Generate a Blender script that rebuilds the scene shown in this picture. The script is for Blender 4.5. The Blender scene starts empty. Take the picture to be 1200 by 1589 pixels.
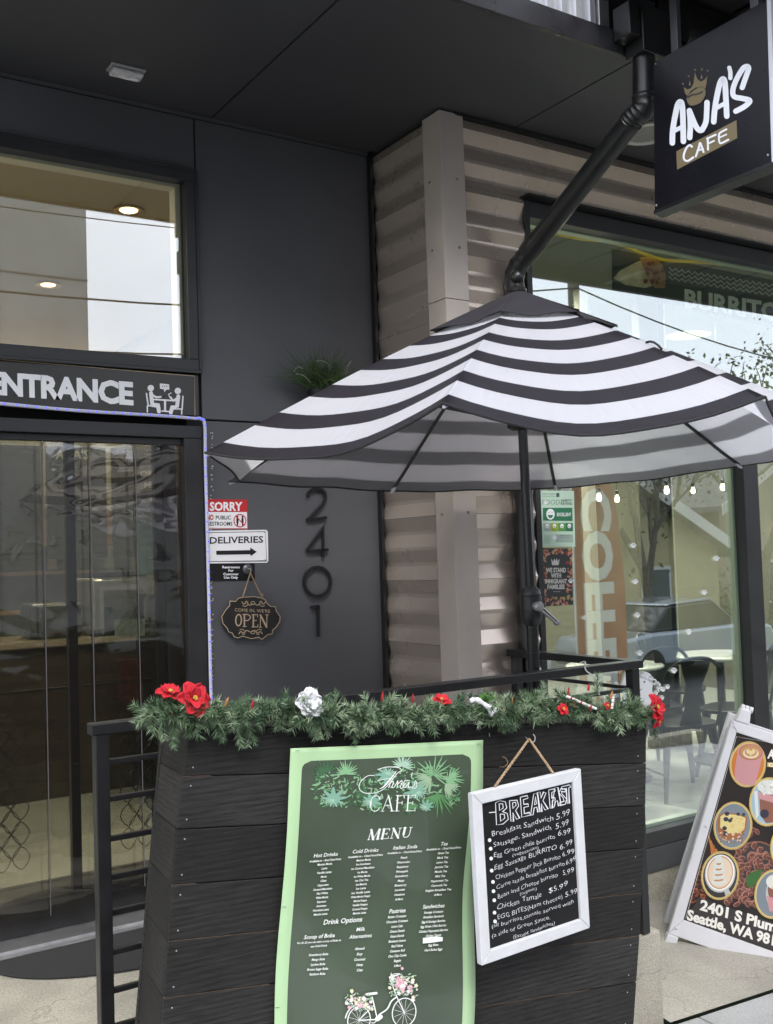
import bpy, math, random
from mathutils import Vector, Matrix
R_ = math.radians
SC = bpy.context.scene
COL = SC.collection
rnd = random.Random(7)

# ---------------------------------------------------------------- camera, sky, sun, exposure
CW, CH, FPX = 1200.0, 1589.0, 1591.1
YAW, PITCH, ROLL = 0.57760599, 0.04261469, -0.03227982
_F = Vector((math.sin(YAW)*math.cos(PITCH), math.cos(YAW)*math.cos(PITCH), math.sin(PITCH)))
_R = Vector((math.cos(YAW), -math.sin(YAW), 0)); _U = _R.cross(_F)
CR = math.cos(ROLL)*_R + math.sin(ROLL)*_U
CU = -math.sin(ROLL)*_R + math.cos(ROLL)*_U
CP = Vector((0, 0, 1.55))
cam = bpy.data.cameras.new('camera'); camo = bpy.data.objects.new('camera', cam); COL.objects.link(camo)
camo.matrix_world = Matrix(((CR.x, CU.x, -_F.x, CP.x), (CR.y, CU.y, -_F.y, CP.y), (CR.z, CU.z, -_F.z, CP.z), (0, 0, 0, 1)))
cam.sensor_fit = 'VERTICAL'; cam.sensor_height = 24; cam.lens = 24*FPX/CH
cam.clip_start = .05; cam.clip_end = 2000
SC.camera = camo

SUN_EL, SUN_AZ = R_(48), R_(205)       # azimuth clockwise from +Y: the light comes from the street
w = bpy.data.worlds.new('World'); SC.world = w; w.use_nodes = True
nt = w.node_tree; nt.nodes.clear()
sky = nt.nodes.new('ShaderNodeTexSky'); sky.sky_type = 'NISHITA'; sky.sun_disc = False
sky.sun_elevation = SUN_EL; sky.sun_rotation = SUN_AZ; sky.air_density = 1.0; sky.dust_density = 4.0
hs = nt.nodes.new('ShaderNodeHueSaturation'); hs.inputs['Saturation'].default_value = .30
cl = nt.nodes.new('ShaderNodeTexNoise'); cl.inputs['Scale'].default_value = 2.2; cl.inputs['Detail'].default_value = 5
tc = nt.nodes.new('ShaderNodeTexCoord'); nt.links.new(tc.outputs['Generated'], cl.inputs['Vector'])
mr = nt.nodes.new('ShaderNodeMapRange'); mr.inputs[1].default_value = .3; mr.inputs[2].default_value = .7
mr.inputs[3].default_value = .8; mr.inputs[4].default_value = 1.25
nt.links.new(cl.outputs['Fac'], mr.inputs[0])
mx = nt.nodes.new('ShaderNodeVectorMath'); mx.operation = 'SCALE'
om = nt.nodes.new('ShaderNodeMixRGB'); om.inputs[0].default_value = .6; om.inputs[2].default_value = (5.9, 6.3, 7.2, 1)
bg = nt.nodes.new('ShaderNodeBackground'); bg.inputs['Strength'].default_value = .15
wo = nt.nodes.new('ShaderNodeOutputWorld')
nt.links.new(sky.outputs[0], hs.inputs['Color']); nt.links.new(hs.outputs[0], om.inputs[1]); nt.links.new(om.outputs[0], mx.inputs[0]); nt.links.new(mr.outputs[0], mx.inputs['Scale'])
nt.links.new(mx.outputs[0], bg.inputs['Color']); nt.links.new(bg.outputs[0], wo.inputs[0])
sl = bpy.data.lights.new('sun', 'SUN'); sl.energy = .7; sl.angle = R_(20); sl.color = (1, .97, .93)
so = bpy.data.objects.new('sun', sl); COL.objects.link(so)
sd = Vector((math.sin(SUN_AZ)*math.cos(SUN_EL), math.cos(SUN_AZ)*math.cos(SUN_EL), math.sin(SUN_EL)))
so.rotation_euler = sd.to_track_quat('Z', 'Y').to_euler()
SC.view_settings.view_transform = 'Standard'; SC.view_settings.look = 'None'
SC.view_settings.gamma = 1; SC.view_settings.use_curve_mapping = False
SC.view_settings.exposure = 1.2
SC.cycles.max_bounces = 12; SC.cycles.transparent_max_bounces = 16; SC.cycles.sample_clamp_indirect = 6

# ---------------------------------------------------------------- helpers
def ray(px, py): return CR*((px-CW/2)/FPX) - CU*((py-CH/2)/FPX) + _F
def onp(px, py, ax, val):
    d = ray(px, py); return CP + d*((val-CP[ax])/d[ax])

def nn(m, t, **kw):
    n = m.node_tree.nodes.new(t)
    for k, v in kw.items():
        if k in n.inputs: n.inputs[k].default_value = v
        else: setattr(n, k, v)
    return n
MATS = {}
def mat(name, col, rough=.5, metal=0., var=0., vscale=5., bump=0., bscale=80., spec=.5, stretch=None, emit=None, coat=0., transl=0., sheen=0, speck=0.):
    if name in MATS: return MATS[name]
    m = bpy.data.materials.new(name); m.use_nodes = True; MATS[name] = m
    L = m.node_tree.links; b = m.node_tree.nodes['Principled BSDF']
    b.inputs['Base Color'].default_value = (*col, 1); b.inputs['Roughness'].default_value = rough
    b.inputs['Metallic'].default_value = metal; b.inputs['Specular IOR Level'].default_value = spec
    b.inputs['Coat Weight'].default_value = coat
    if emit: b.inputs['Emission Color'].default_value = (*emit[0], 1); b.inputs['Emission Strength'].default_value = emit[1]
    if var or bump:
        tc = nn(m, 'ShaderNodeTexCoord'); mp = nn(m, 'ShaderNodeMapping'); L.new(tc.outputs['Object'], mp.inputs[0])
        if stretch: mp.inputs['Scale'].default_value = stretch
    if var:
        n = nn(m, 'ShaderNodeTexNoise', Scale=vscale, Detail=6.); L.new(mp.outputs[0], n.inputs['Vector'])
        r = nn(m, 'ShaderNodeMapRange'); r.inputs[1].default_value = .3; r.inputs[2].default_value = .7
        r.inputs[3].default_value = 1-var; r.inputs[4].default_value = 1+var; L.new(n.outputs['Fac'], r.inputs[0])
        s = nn(m, 'ShaderNodeVectorMath', operation='SCALE'); s.inputs[0].default_value = col; L.new(r.outputs[0], s.inputs['Scale'])
        L.new(s.outputs[0], b.inputs['Base Color'])
        if speck:
            n3 = nn(m, 'ShaderNodeTexNoise', Scale=170., Detail=3., Roughness=.8); L.new(mp.outputs[0], n3.inputs['Vector'])
            n4 = nn(m, 'ShaderNodeTexVoronoi', Scale=28.); L.new(mp.outputs[0], n4.inputs['Vector'])
            r3 = nn(m, 'ShaderNodeMapRange'); r3.inputs[1].default_value = .35; r3.inputs[2].default_value = .65; r3.inputs[3].default_value = 1-speck; r3.inputs[4].default_value = 1+speck; L.new(n3.outputs['Fac'], r3.inputs[0])
            r4 = nn(m, 'ShaderNodeMapRange'); r4.inputs[1].default_value = .02; r4.inputs[2].default_value = .10; r4.inputs[3].default_value = .45; r4.inputs[4].default_value = 1.; L.new(n4.outputs['Distance'], r4.inputs[0])
            n5 = nn(m, 'ShaderNodeTexVoronoi', Scale=1.1, feature='DISTANCE_TO_EDGE'); dn = nn(m, 'ShaderNodeTexNoise', Scale=4., Detail=4.); L.new(mp.outputs[0], dn.inputs['Vector'])
            va = nn(m, 'ShaderNodeVectorMath', operation='MULTIPLY_ADD'); va.inputs[1].default_value = (.35, .35, .35); L.new(dn.outputs['Color'], va.inputs[0]); L.new(mp.outputs[0], va.inputs[2]); L.new(va.outputs[0], n5.inputs['Vector'])
            r5 = nn(m, 'ShaderNodeMapRange'); r5.inputs[1].default_value = .0; r5.inputs[2].default_value = .006; r5.inputs[3].default_value = .72; r5.inputs[4].default_value = 1.; L.new(n5.outputs['Distance'], r5.inputs[0])
            mA = nn(m, 'ShaderNodeMath', operation='MULTIPLY'); L.new(r3.outputs[0], mA.inputs[0]); L.new(r4.outputs[0], mA.inputs[1])
            mB = nn(m, 'ShaderNodeMath', operation='MULTIPLY'); L.new(mA.outputs[0], mB.inputs[0]); L.new(r5.outputs[0], mB.inputs[1])
            s2 = nn(m, 'ShaderNodeVectorMath', operation='SCALE'); L.new(s.outputs[0], s2.inputs[0]); L.new(mB.outputs[0], s2.inputs['Scale']); L.new(s2.outputs[0], b.inputs['Base Color'])
        r2 = nn(m, 'ShaderNodeMapRange'); r2.inputs[3].default_value = max(0, rough-.12); r2.inputs[4].default_value = min(1, rough+.12)
        L.new(n.outputs['Fac'], r2.inputs[0]); L.new(r2.outputs[0], b.inputs['Roughness'])
    if bump:
        n2 = nn(m, 'ShaderNodeTexNoise', Scale=bscale, Detail=5.); L.new(mp.outputs[0], n2.inputs['Vector'])
        bp = nn(m, 'ShaderNodeBump', Strength=bump, Distance=.005); L.new(n2.outputs['Fac'], bp.inputs['Height']); L.new(bp.outputs[0], b.inputs['Normal'])
    if transl:
        o = m.node_tree.nodes['Material Output']; t = nn(m, 'ShaderNodeBsdfTranslucent'); t.inputs['Color'].default_value = (*col, 1)
        mi = nn(m, 'ShaderNodeMixShader'); mi.inputs[0].default_value = transl
        L.new(b.outputs[0], mi.inputs[1]); L.new(t.outputs[0], mi.inputs[2]); L.new(mi.outputs[0], o.inputs[0])
    return m

def glass_mat(name, tint=(.86, .93, .88), refl=.16, wav=0., wscale=3., rough=.0, haze=0., gain=1.):
    """clear window glass: Fresnel reflection over tinted transparency"""
    if name in MATS: return MATS[name]
    m = bpy.data.materials.new(name); m.use_nodes = True; MATS[name] = m
    N = m.node_tree.nodes; L = m.node_tree.links; N.remove(N['Principled BSDF']); o = N['Material Output']
    tr = nn(m, 'ShaderNodeBsdfTransparent'); tr.inputs['Color'].default_value = (*tint, 1)
    gl = nn(m, 'ShaderNodeBsdfGlossy'); gl.inputs['Roughness'].default_value = rough; gl.inputs['Color'].default_value = (.97, .98, 1, 1)
    lw = nn(m, 'ShaderNodeLayerWeight', Blend=.5); p4 = nn(m, 'ShaderNodeMath', operation='POWER'); p4.inputs[1].default_value = 4.; L.new(lw.outputs['Facing'], p4.inputs[0])
    fr = nn(m, 'ShaderNodeMath', operation='MULTIPLY_ADD'); fr.inputs[1].default_value = .94; fr.inputs[2].default_value = .045; L.new(p4.outputs[0], fr.inputs[0])
    ad = nn(m, 'ShaderNodeMath', operation='MULTIPLY_ADD'); ad.inputs[1].default_value = gain; ad.inputs[2].default_value = refl; ad.use_clamp = True
    L.new(fr.outputs[0], ad.inputs[0])
    mi = nn(m, 'ShaderNodeMixShader'); L.new(ad.outputs[0], mi.inputs[0]); L.new(tr.outputs[0], mi.inputs[1]); L.new(gl.outputs[0], mi.inputs[2])
    last = mi
    if haze:
        df = nn(m, 'ShaderNodeBsdfDiffuse'); df.inputs['Color'].default_value = (.5, .5, .5, 1)
        m2 = nn(m, 'ShaderNodeMixShader'); m2.inputs[0].default_value = haze
        L.new(mi.outputs[0], m2.inputs[1]); L.new(df.outputs[0], m2.inputs[2]); last = m2
    if wav:
        tc = nn(m, 'ShaderNodeTexCoord'); mp = nn(m, 'ShaderNodeMapping'); mp.inputs['Scale'].default_value = (1, 1, 2.2)
        L.new(tc.outputs['Object'], mp.inputs[0])
        n = nn(m, 'ShaderNodeTexNoise', Scale=wscale, Detail=2., Distortion=.8); L.new(mp.outputs[0], n.inputs['Vector'])
        bp = nn(m, 'ShaderNodeBump', Strength=wav, Distance=.05); L.new(n.outputs['Fac'], bp.inputs['Height']); L.new(bp.outputs[0], gl.inputs['Normal'])
    L.new(last.outputs[0], o.inputs[0])
    return m

def wmat(o):
    m = o.matrix_basis.copy()
    return wmat(o.parent) @ m if o.parent else m
def tag(o, label=None, cat=None, group=None, kind=None):
    if label: o['label'] = label
    if cat: o['category'] = cat
    if group: o['group'] = group
    if kind: o['kind'] = kind
    return o
def thing(name, label, cat, loc=(0, 0, 0), group=None, mtx=None):
    o = bpy.data.objects.new(name, None); COL.objects.link(o); o.empty_display_size = .05
    if mtx is not None: o.matrix_basis = mtx
    else: o.location = loc
    return tag(o, label, cat, group)

class MB:
    """collects faces; build() links them as ONE mesh object"""
    def __init__(s): s.v = []; s.f = []; s.m = []; s.uv = {}
    def add(s, vs, fs, m=0):
        b = len(s.v); s.v += [Vector(p) for p in vs]
        for f in fs: s.f.append([b+i for i in f]); s.m.append(m)
        return s
    def box(s, a, b, m=0, M=None):
        x0, y0, z0 = a; x1, y1, z1 = b
        vs = [Vector(p) for p in ((x0,y0,z0),(x1,y0,z0),(x1,y1,z0),(x0,y1,z0),(x0,y0,z1),(x1,y0,z1),(x1,y1,z1),(x0,y1,z1))]
        if M is not None: vs = [M @ p for p in vs]
        return s.add(vs, [(0,3,2,1),(4,5,6,7),(0,1,5,4),(1,2,6,5),(2,3,7,6),(3,0,4,7)], m)
    def poly(s, pts, m=0): return s.add(pts, [tuple(range(len(pts)))], m)
    def prism(s, pts, d, m=0):
        n = len(pts); d = Vector(d); q = [Vector(p) for p in pts]
        s.add(q+[p+d for p in q], [tuple(range(n)), tuple(range(2*n-1, n-1, -1))]+[(i, i+n, (i+1) % n+n, (i+1) % n) for i in range(n)], m)
        return s
    def tube(s, pts, r, n=8, m=0, cap=True, closed=False):
        pts = [Vector(p) for p in pts]; k = len(pts)
        rr = r if isinstance(r, (list, tuple)) else [r]*k
        up = None; rings = []
        for i, p in enumerate(pts):
            if closed: t = (pts[(i+1) % k]-pts[i-1]).normalized()
            else: t = (pts[min(i+1, k-1)]-pts[max(i-1, 0)]).normalized()
            if up is None: up = t.orthogonal().normalized()
            up = (up - t*up.dot(t)); up = up.normalized() if up.length > 1e-6 else t.orthogonal().normalized()
            sd = t.cross(up)
            rings.append([p+(up*math.cos(2*math.pi*j/n)+sd*math.sin(2*math.pi*j/n))*rr[i] for j in range(n)])
        vs = [q for g in rings for q in g]; fs = []
        for i in range(k if closed else k-1):
            a = i*n; b = ((i+1) % k)*n
            for j in range(n): fs.append((a+j, a+(j+1) % n, b+(j+1) % n, b+j))
        if cap and not closed: fs.append(tuple(range(n-1, -1, -1))); fs.append(tuple((k-1)*n+j for j in range(n)))
        return s.add(vs, fs, m)
    def lathe(s, prof, c, n=20, m=0, axis='Z', cap=True):
        c = Vector(c); vs = []
        for r, h in prof:
            for j in range(n):
                a = 2*math.pi*j/n; x, y = r*math.cos(a), r*math.sin(a)
                vs.append(c+(Vector((x, y, h)) if axis == 'Z' else Vector((x, -h, y)) if axis == 'Y' else Vector((h, x, y))))
        k = len(prof); fs = [(i*n+j, i*n+(j+1) % n, (i+1)*n+(j+1) % n, (i+1)*n+j) for i in range(k-1) for j in range(n)]
        if cap: fs += [tuple(range(n-1, -1, -1)), tuple((k-1)*n+j for j in range(n))]
        return s.add(vs, fs, m)
    def build(s, name, mats, parent=None, smooth=False, label=None, bevel=0, origin=None, noinv=False):
        me = bpy.data.meshes.new(name)
        inv = Matrix() if noinv else wmat(parent).inverted() if parent else Matrix()
        off = Vector(origin) if origin is not None else Vector()
        if origin is not None:
            O = inv @ off; vs = [(inv @ p)-O for p in s.v]
        else: vs = [inv @ p for p in s.v] if parent and not noinv else s.v
        me.from_pydata([tuple(p) for p in vs], [], s.f); 
        if not isinstance(mats, (list, tuple)): mats = [mats]
        for m_ in mats: me.materials.append(m_)
        me.polygons.foreach_set('material_index', [min(i, len(mats)-1) for i in s.m])
        if smooth: me.polygons.foreach_set('use_smooth', [True]*len(me.polygons))
        me.update()
        o = bpy.data.objects.new(name, me); COL.objects.link(o); o.parent = parent
        if origin is not None: o.location = inv @ off
        if bevel:
            bv = o.modifiers.new('bevel', 'BEVEL'); bv.width = bevel; bv.segments = 2; bv.limit_method = 'ANGLE'; bv.harden_normals = False
        if smooth: 
            try: me.set_sharp_from_angle(angle=R_(40))
            except Exception: pass
        if label: o['label'] = label
        return o
def box(name, a, b, m, parent=None, bevel=0, label=None): return MB().box(a, b).build(name, m, parent, bevel=bevel, label=label)
def struct(o): o['kind'] = 'structure'; return o

def smooth_pts(p, n=6, closed=False):
    out = []; k = len(p); P = [Vector(q) for q in p]
    rng = range(k) if closed else range(k-1)
    for i in rng:
        g = (lambda j: P[j % k]) if closed else (lambda j: P[max(0, min(k-1, j))])
        a, b, c, d = g(i-1), g(i), g(i+1), g(i+2)
        for j in range(n):
            t = j/n
            out.append(.5*((2*b)+(c-a)*t+(2*a-5*b+4*c-d)*t*t+(3*b-3*c+d-a)*t**3))
    if not closed: out.append(P[-1])
    return out

class Surf:
    """a real plane in the place; pt() finds where on it a point of the photograph lies"""
    def __init__(s, point, normal): s.p = Vector(point); s.n = Vector(normal).normalized(); s.k = 0
    def pt(s, px, py, lift=0.):
        d = ray(px, py); t = (s.p-CP).dot(s.n)/d.dot(s.n)
        q = CP+d*t; sgn = 1 if s.n.dot(CP-q) > 0 else -1
        return q+s.n*sgn*lift
def ppoly(mb, S, pts, lift, m=0): mb.poly([S.pt(x, y, lift) for x, y in pts], m)
def ell(cx, cy, rx, ry, rot=0, n=20, a0=0, a1=360):
    o = []
    for i in range(n if a1-a0 >= 360 else n+1):
        a = R_(a0+(a1-a0)*i/n); x, y = rx*math.cos(a), ry*math.sin(a)
        o.append((cx+x*math.cos(rot)-y*math.sin(rot), cy+x*math.sin(rot)+y*math.cos(rot)))
    return o
def pstroke(mb, S, pts, w, lift, m=0, sm=0, closed=False, wprof=None):
    """a brush stroke of width w (photo pixels) on plane S"""
    P = [Vector((x, y)) for x, y in pts]
    if sm: P = [Vector(q[:2]) for q in smooth_pts([Vector((p.x, p.y, 0)) for p in P], sm, closed)]
    k = len(P); Lf = []; Rt = []
    for i in range(k):
        if closed: t = (P[(i+1) % k]-P[i-1])
        else: t = (P[min(i+1, k-1)]-P[max(i-1, 0)])
        if t.length < 1e-6: t = Vector((1, 0))
        t.normalize(); n = Vector((-t.y, t.x)); ww = w*(wprof(i/(k-1)) if wprof else 1)/2
        if 0 < i < k-1 and not sm:
            c = abs((P[i]-P[i-1]).normalized().dot(t)); ww /= max(.5, c)
        Lf.append(P[i]+n*ww); Rt.append(P[i]-n*ww)
    if not closed:
        t0 = (P[1]-P[0]).normalized(); t1 = (P[-1]-P[-2]).normalized()
        w0 = (Lf[0]-Rt[0]).length/2; w1 = (Lf[-1]-Rt[-1]).length/2
        def cap(c, t, r, a, b):
            base = math.atan2((a-c).y, (a-c).x); sg = -1
            q = [c+Vector((math.cos(base+sg*math.pi*j/6), math.sin(base+sg*math.pi*j/6)))*r for j in range(7)]
            if (q[3]-c).dot(t) < 0: q = [c+Vector((math.cos(base+math.pi*j/6), math.sin(base+math.pi*j/6)))*r for j in range(7)]
            mb.poly([S.pt(p.x, p.y, lift) for p in q], m)
        cap(P[0], -t0, w0, Lf[0], Rt[0]); cap(P[-1], t1, w1, Lf[-1], Rt[-1])
    vs = [S.pt(p.x, p.y, lift) for p in Lf]+[S.pt(p.x, p.y, lift) for p in Rt]
    fs = [(i, (i+1) % k, (i+1) % k+k, i+k) for i in range(k if closed else k-1)]
    mb.add(vs, fs, m)

_tc = {}
def glyphs(s, off=0., space=1., res=2):
    key = (s, off, space, res)
    if key in _tc: return _tc[key]
    c = bpy.data.curves.new('lettering', 'FONT'); c.body = s; c.size = 1; c.offset = off; c.space_character = space; c.resolution_u = res
    o = bpy.data.objects.new('lettering', c); COL.objects.link(o)
    dg = bpy.context.evaluated_depsgraph_get(); dg.update()
    me = bpy.data.meshes.new_from_object(o.evaluated_get(dg))
    v = [tuple(p.co) for p in me.vertices]; f = [tuple(p.vertices) for p in me.polygons]
    bpy.data.objects.remove(o); bpy.data.curves.remove(c); bpy.data.meshes.remove(me)
    _tc[key] = (v, f); return _tc[key]
def ptext(mb, S, s, cx, cy, h, w=None, slope=0., lean=0., lift=.002, m=0, off=0., space=1., anchor='c', xs=1., wob=0., shear=0., res=2, rot=None, seed=0):
    """lettering on plane S: (cx,cy) photo position, h capital height, w width, slope of the base line, lean of the uprights"""
    v, f = glyphs(s, off, space, res)
    if not v: return
    x0 = min(p[0] for p in v); x1 = max(p[0] for p in v); CAP = .70
    sy = h/CAP; sx = (w/(x1-x0)) if w else sy*xs
    mid = (x0+x1)/2 if anchor == 'c' else x0
    r = random.Random(seed+len(s)); ph = [r.random()*6 for _ in range(4)]
    vs = []
    for x, y, z in v:
        u = (x-mid)*sx; t = (y-(CAP/2 if anchor == 'c' else 0))*sy
        if wob: t += wob*h*(math.sin(x*2.1+ph[0])+.6*math.sin(x*5.3+ph[1])); u += wob*h*.5*math.sin(x*3.7+ph[2]+y*2)
        u += shear*t
        if rot is None: X = cx+u+lean*t; Y = cy+u*slope-t
        else: X = cx+u*math.cos(rot)-(-t)*math.sin(rot); Y = cy+u*math.sin(rot)+(-t)*math.cos(rot)
        vs.append(S.pt(X, Y, lift))
    mb.add(vs, f, m)

# flat paint colours (true colours of the prints)
def paint(name, c, rough=.5, **k): return mat(name, c, rough, **k)
WHITE = paint('white_print', (.82, .82, .84)); BLACKP = paint('black_print', (.012, .012, .014), .4)

# ---------------------------------------------------------------- materials
YD, YS, XR, ZS, YF = 4.4, 3.808, 2.86, 3.635, 2.98
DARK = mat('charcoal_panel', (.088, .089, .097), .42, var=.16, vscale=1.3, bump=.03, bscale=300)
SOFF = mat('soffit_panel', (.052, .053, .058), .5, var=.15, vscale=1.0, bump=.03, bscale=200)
BLK = mat('black_metal', (.012, .012, .013), .35, var=.2, vscale=14, bump=.05, bscale=60)
BLKM = mat('black_matt', (.01, .01, .01), .75)
FRAME = mat('black_window_frame', (.022, .022, .024), .38, var=.12, vscale=8)
TAN = mat('tan_metal_siding', (.66, .56, .48), .28, metal=.66, var=.03, vscale=2, bump=.010, bscale=25)
TANT = mat('tan_trim', (.51, .45, .405), .42, metal=.15, var=.06, vscale=6)
CONC = mat('concrete', (.33, .31, .27), .85, var=.16, vscale=2.6, bump=.5, bscale=90, speck=.28)
CONC2 = mat('old_plinth_concrete', (.34, .31, .245), .9, var=.22, vscale=5, bump=1., bscale=70, speck=.35)
CONC3 = mat('grey_pavement', (.36, .36, .365), .85, var=.12, vscale=3, bump=.4, bscale=110, speck=.2)
ASPH = mat('asphalt', (.055, .055, .057), .9, var=.2, vscale=3, bump=.5, bscale=60)
GRASS = mat('grass_green', (.07, .10, .03), .95, var=.35, vscale=4, bump=.5, bscale=20)
GALV = mat('pale_corrugated_metal', (.55, .56, .60), .35, metal=.5, var=.06, vscale=8)
ALU = mat('aluminium', (.6, .6, .61), .35, metal=.9, var=.08, vscale=20)
CREAM = mat('cream_paint', (.62, .60, .50), .5)
GLASS = glass_mat('window_glass', refl=.19, gain=1.4)
GLASST = glass_mat('transom_glass', tint=(.9, .92, .88), refl=.15, gain=1.3)

# ---------------------------------------------------------------- ground
def zN(x, y): return -.274-.05*(x-3.98)+.15*(y-3.81)
def zSw(x, y): return zN(x, 2.93)+.02*(y-2.93)
def sheet(name, f, x0, x1, y0, y1, m, nx=2, ny=2, lift=0):
    b = MB(); vs = [(x0+(x1-x0)*i/nx, y0+(y1-y0)*j/ny) for j in range(ny+1) for i in range(nx+1)]
    b.add([(x, y, f(x, y)+lift) for x, y in vs], [(j*(nx+1)+i, j*(nx+1)+i+1, (j+1)*(nx+1)+i+1, (j+1)*(nx+1)+i) for j in range(ny) for i in range(nx)])
    return struct(b.build(name, m))
sheet('ground', lambda x, y: -1.25, -300, 300, -300, 300, GRASS)
sheet('road', lambda x, y: -.95, -60, 80, -7.5, -.55, ASPH)
sheet('far_pavement', lambda x, y: -.82, -60, 80, -9.6, -7.5, CONC3)
for nm, (x0, x1, y0, y1, f, m) in {'entrance_apron': (3.205, 9, 2.945, 3.83, zN, CONC)}.items(): sheet(nm, f, x0, x1, y0, y1, m, 6, 6)
# pavement slabs with open joints, on a solid base
b = MB()
xs = [-6, -4.4, -2.8, -1.2, .4, 1.9, 3.35, 4.9, 6.5, 8.1, 9.7]; ys = [-.5, .62, 1.78, 2.93]
for i in range(len(xs)-1):
    for j in range(len(ys)-1):
        X0, X1, Y0, Y1 = xs[i]+.004, xs[i+1]-.004, ys[j]+.004, ys[j+1]-.004
        c = [(X0, Y0), (X1, Y0), (X1, Y1), (X0, Y1)]
        b.add([(x, y, zSw(x, y)) for x, y in c]+[(x, y, zSw(x, y)-.1) for x, y in c], [(0,1,2,3),(0,4,5,1),(1,5,6,2),(2,6,7,3),(3,7,4,0)])
struct(b.build('pavement', CONC3, bevel=.004))
struct(sheet('pavement_bed', lambda x, y: zSw(x, y)-.02, -6, 9.7, -.55, 2.95, mat('joint_dirt', (.03, .028, .025), .95)))
struct(MB().box((-6, -.7, -1.0), (9.7, -.52, -.62)).build('kerb', CONC2, bevel=.01))
b = MB(); b.box((-3, YF-.01, -.8), (3.2, YD+.1, -.001))
struct(b.build('landing', mat('landing_concrete', (.37, .345, .285), .88, var=.2, vscale=3.5, bump=.8, bscale=80, speck=.3), bevel=.012))

# ---------------------------------------------------------------- the cafe building
cafe = thing('cafe_building', 'dark grey and tan corrugated cafe building with a deep black soffit over its entrance', 'building', (XR, YS, 0))
def bbox(name, a, b_, m, parent=cafe, bevel=.002, label=None): return box(name, a, b_, m, parent, bevel, label)
# recessed entrance wall: sheet panels with open joints over black backing
XJ, ZJ = 1.866, 2.204
bbox('wall_backing', (1.80, YD+.016, -.02), (XR+.03, YD+.12, ZS), BLKM, bevel=0)
bbox('wall_panel', (XJ+.004, YD, ZJ+.004), (XR-.014, YD+.012, ZS-.02), DARK)
bbox('wall_panel', (XJ+.004, YD, .0), (XR-.014, YD+.012, ZJ-.004), DARK)
bbox('wall_panel', (-2.5, YD, 3.365), (XJ-.004, YD+.012, ZS-.02), DARK)
bbox('wall_backing', (-2.5, YD+.016, 3.36), (1.80, YD+.12, ZS), BLKM, bevel=0)
bbox('panel_edge_trim', (-2.5, YD-.012, ZS-.018), (XR-.012, YD-.001, ZS-.002), mat('trim_grey', (.075, .076, .08), .35), bevel=0)
bbox('panel_edge_trim', (XR-.046, YD-.034, 0), (XR-.030, YD-.001, ZS-.003), BLK, bevel=0)
# corrugated siding: triangular profile, ridge every half joint spacing
zr = [onp(750, y, 1, YS)[2] for y in (797.5, 898.8, 1000)]
PER = (zr[0]-zr[2])/4; Z0 = zr[0]; AMP = .024
def siding_profile(zlo, zhi):
    pts = []; k0 = math.floor((zlo-Z0)/PER)-1; k1 = math.ceil((zhi-Z0)/PER)+1
    for k in range(k0, k1+1):
        pts += [(Z0+k*PER, AMP), (Z0+k*PER+PER*.5, 0)]
    out = []
    for (za, oa), (zb, ob) in zip(pts, pts[1:]):
        for t in (0, .12, .88):
            z = za+(zb-za)*t
            o = oa+(ob-oa)*t
            if t == 0: o += (-.0025 if oa > 0 else .0025)
            if zlo < z < zhi: out.append((z, o))
        for ze in (zlo, zhi):
            if za <= ze < zb: out.append((ze, oa+(ob-oa)*(ze-za)/(zb-za)))
    out.sort()
    return out
def siding(name, p0, p1, out, zlo, zhi, parent, m=TAN):
    b = MB(); P = siding_profile(zlo, zhi); p0, p1, out = Vector(p0), Vector(p1), Vector(out); n = 6
    for i in range(n+1):
        q = p0+(p1-p0)*i/n
        for z, o in P: b.v.append(Vector((q.x, q.y, z))+out*o)
    K = len(P)
    if K < 2: return None
    for i in range(n):
        for k in range(K-1): b.f.append([i*K+k, (i+1)*K+k, (i+1)*K+k+1, i*K+k+1]); b.m.append(0)
    o = b.build(name, m, parent); o.data.polygons.foreach_set('use_smooth', [False]*len(o.data.polygons)); return o
# lapped in sheets of two ribs: each sheet starts a hair proud of the one below
WX0 = 3.333            # left edge of the shop window
def lapped(p0, p1, out, zlo, zhi):
    k = math.floor((zlo-Z0)/(2*PER)); z = Z0+k*2*PER
    while z < zhi:
        a, c = max(zlo, z+.0008), min(zhi, z+2*PER-.0008)
        if c-a > .02:
            siding('corrugated_siding', Vector(p0)+Vector(out)*.002, Vector(p1)+Vector(out)*.002, out, a, c, cafe)
        z += 2*PER
lapped((XR+.10, YS, 0), (WX0, YS, 0), (0, -1, 0), -.12, 3.29)
lapped((XR+.10, YS, 0), (9, YS, 0), (0, -1, 0), 3.292, ZS-.02)
lapped((XR, YD-.004, 0), (XR, YS+.10, 0), (-1, 0, 0), 0.0, ZS-.02)
bbox('siding_backing', (XR+.04, YS+.004, -.12), (WX0-.01, YS+.12, ZS), BLKM, bevel=0)
bbox('siding_backing', (XR+.004, YS+.12, 0), (XR+.04, YD+.016, ZS), BLKM, bevel=0)
bbox('siding_backing', (WX0-.01, YS+.004, 3.29), (9, YS+.12, ZS), BLKM, bevel=0)
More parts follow.
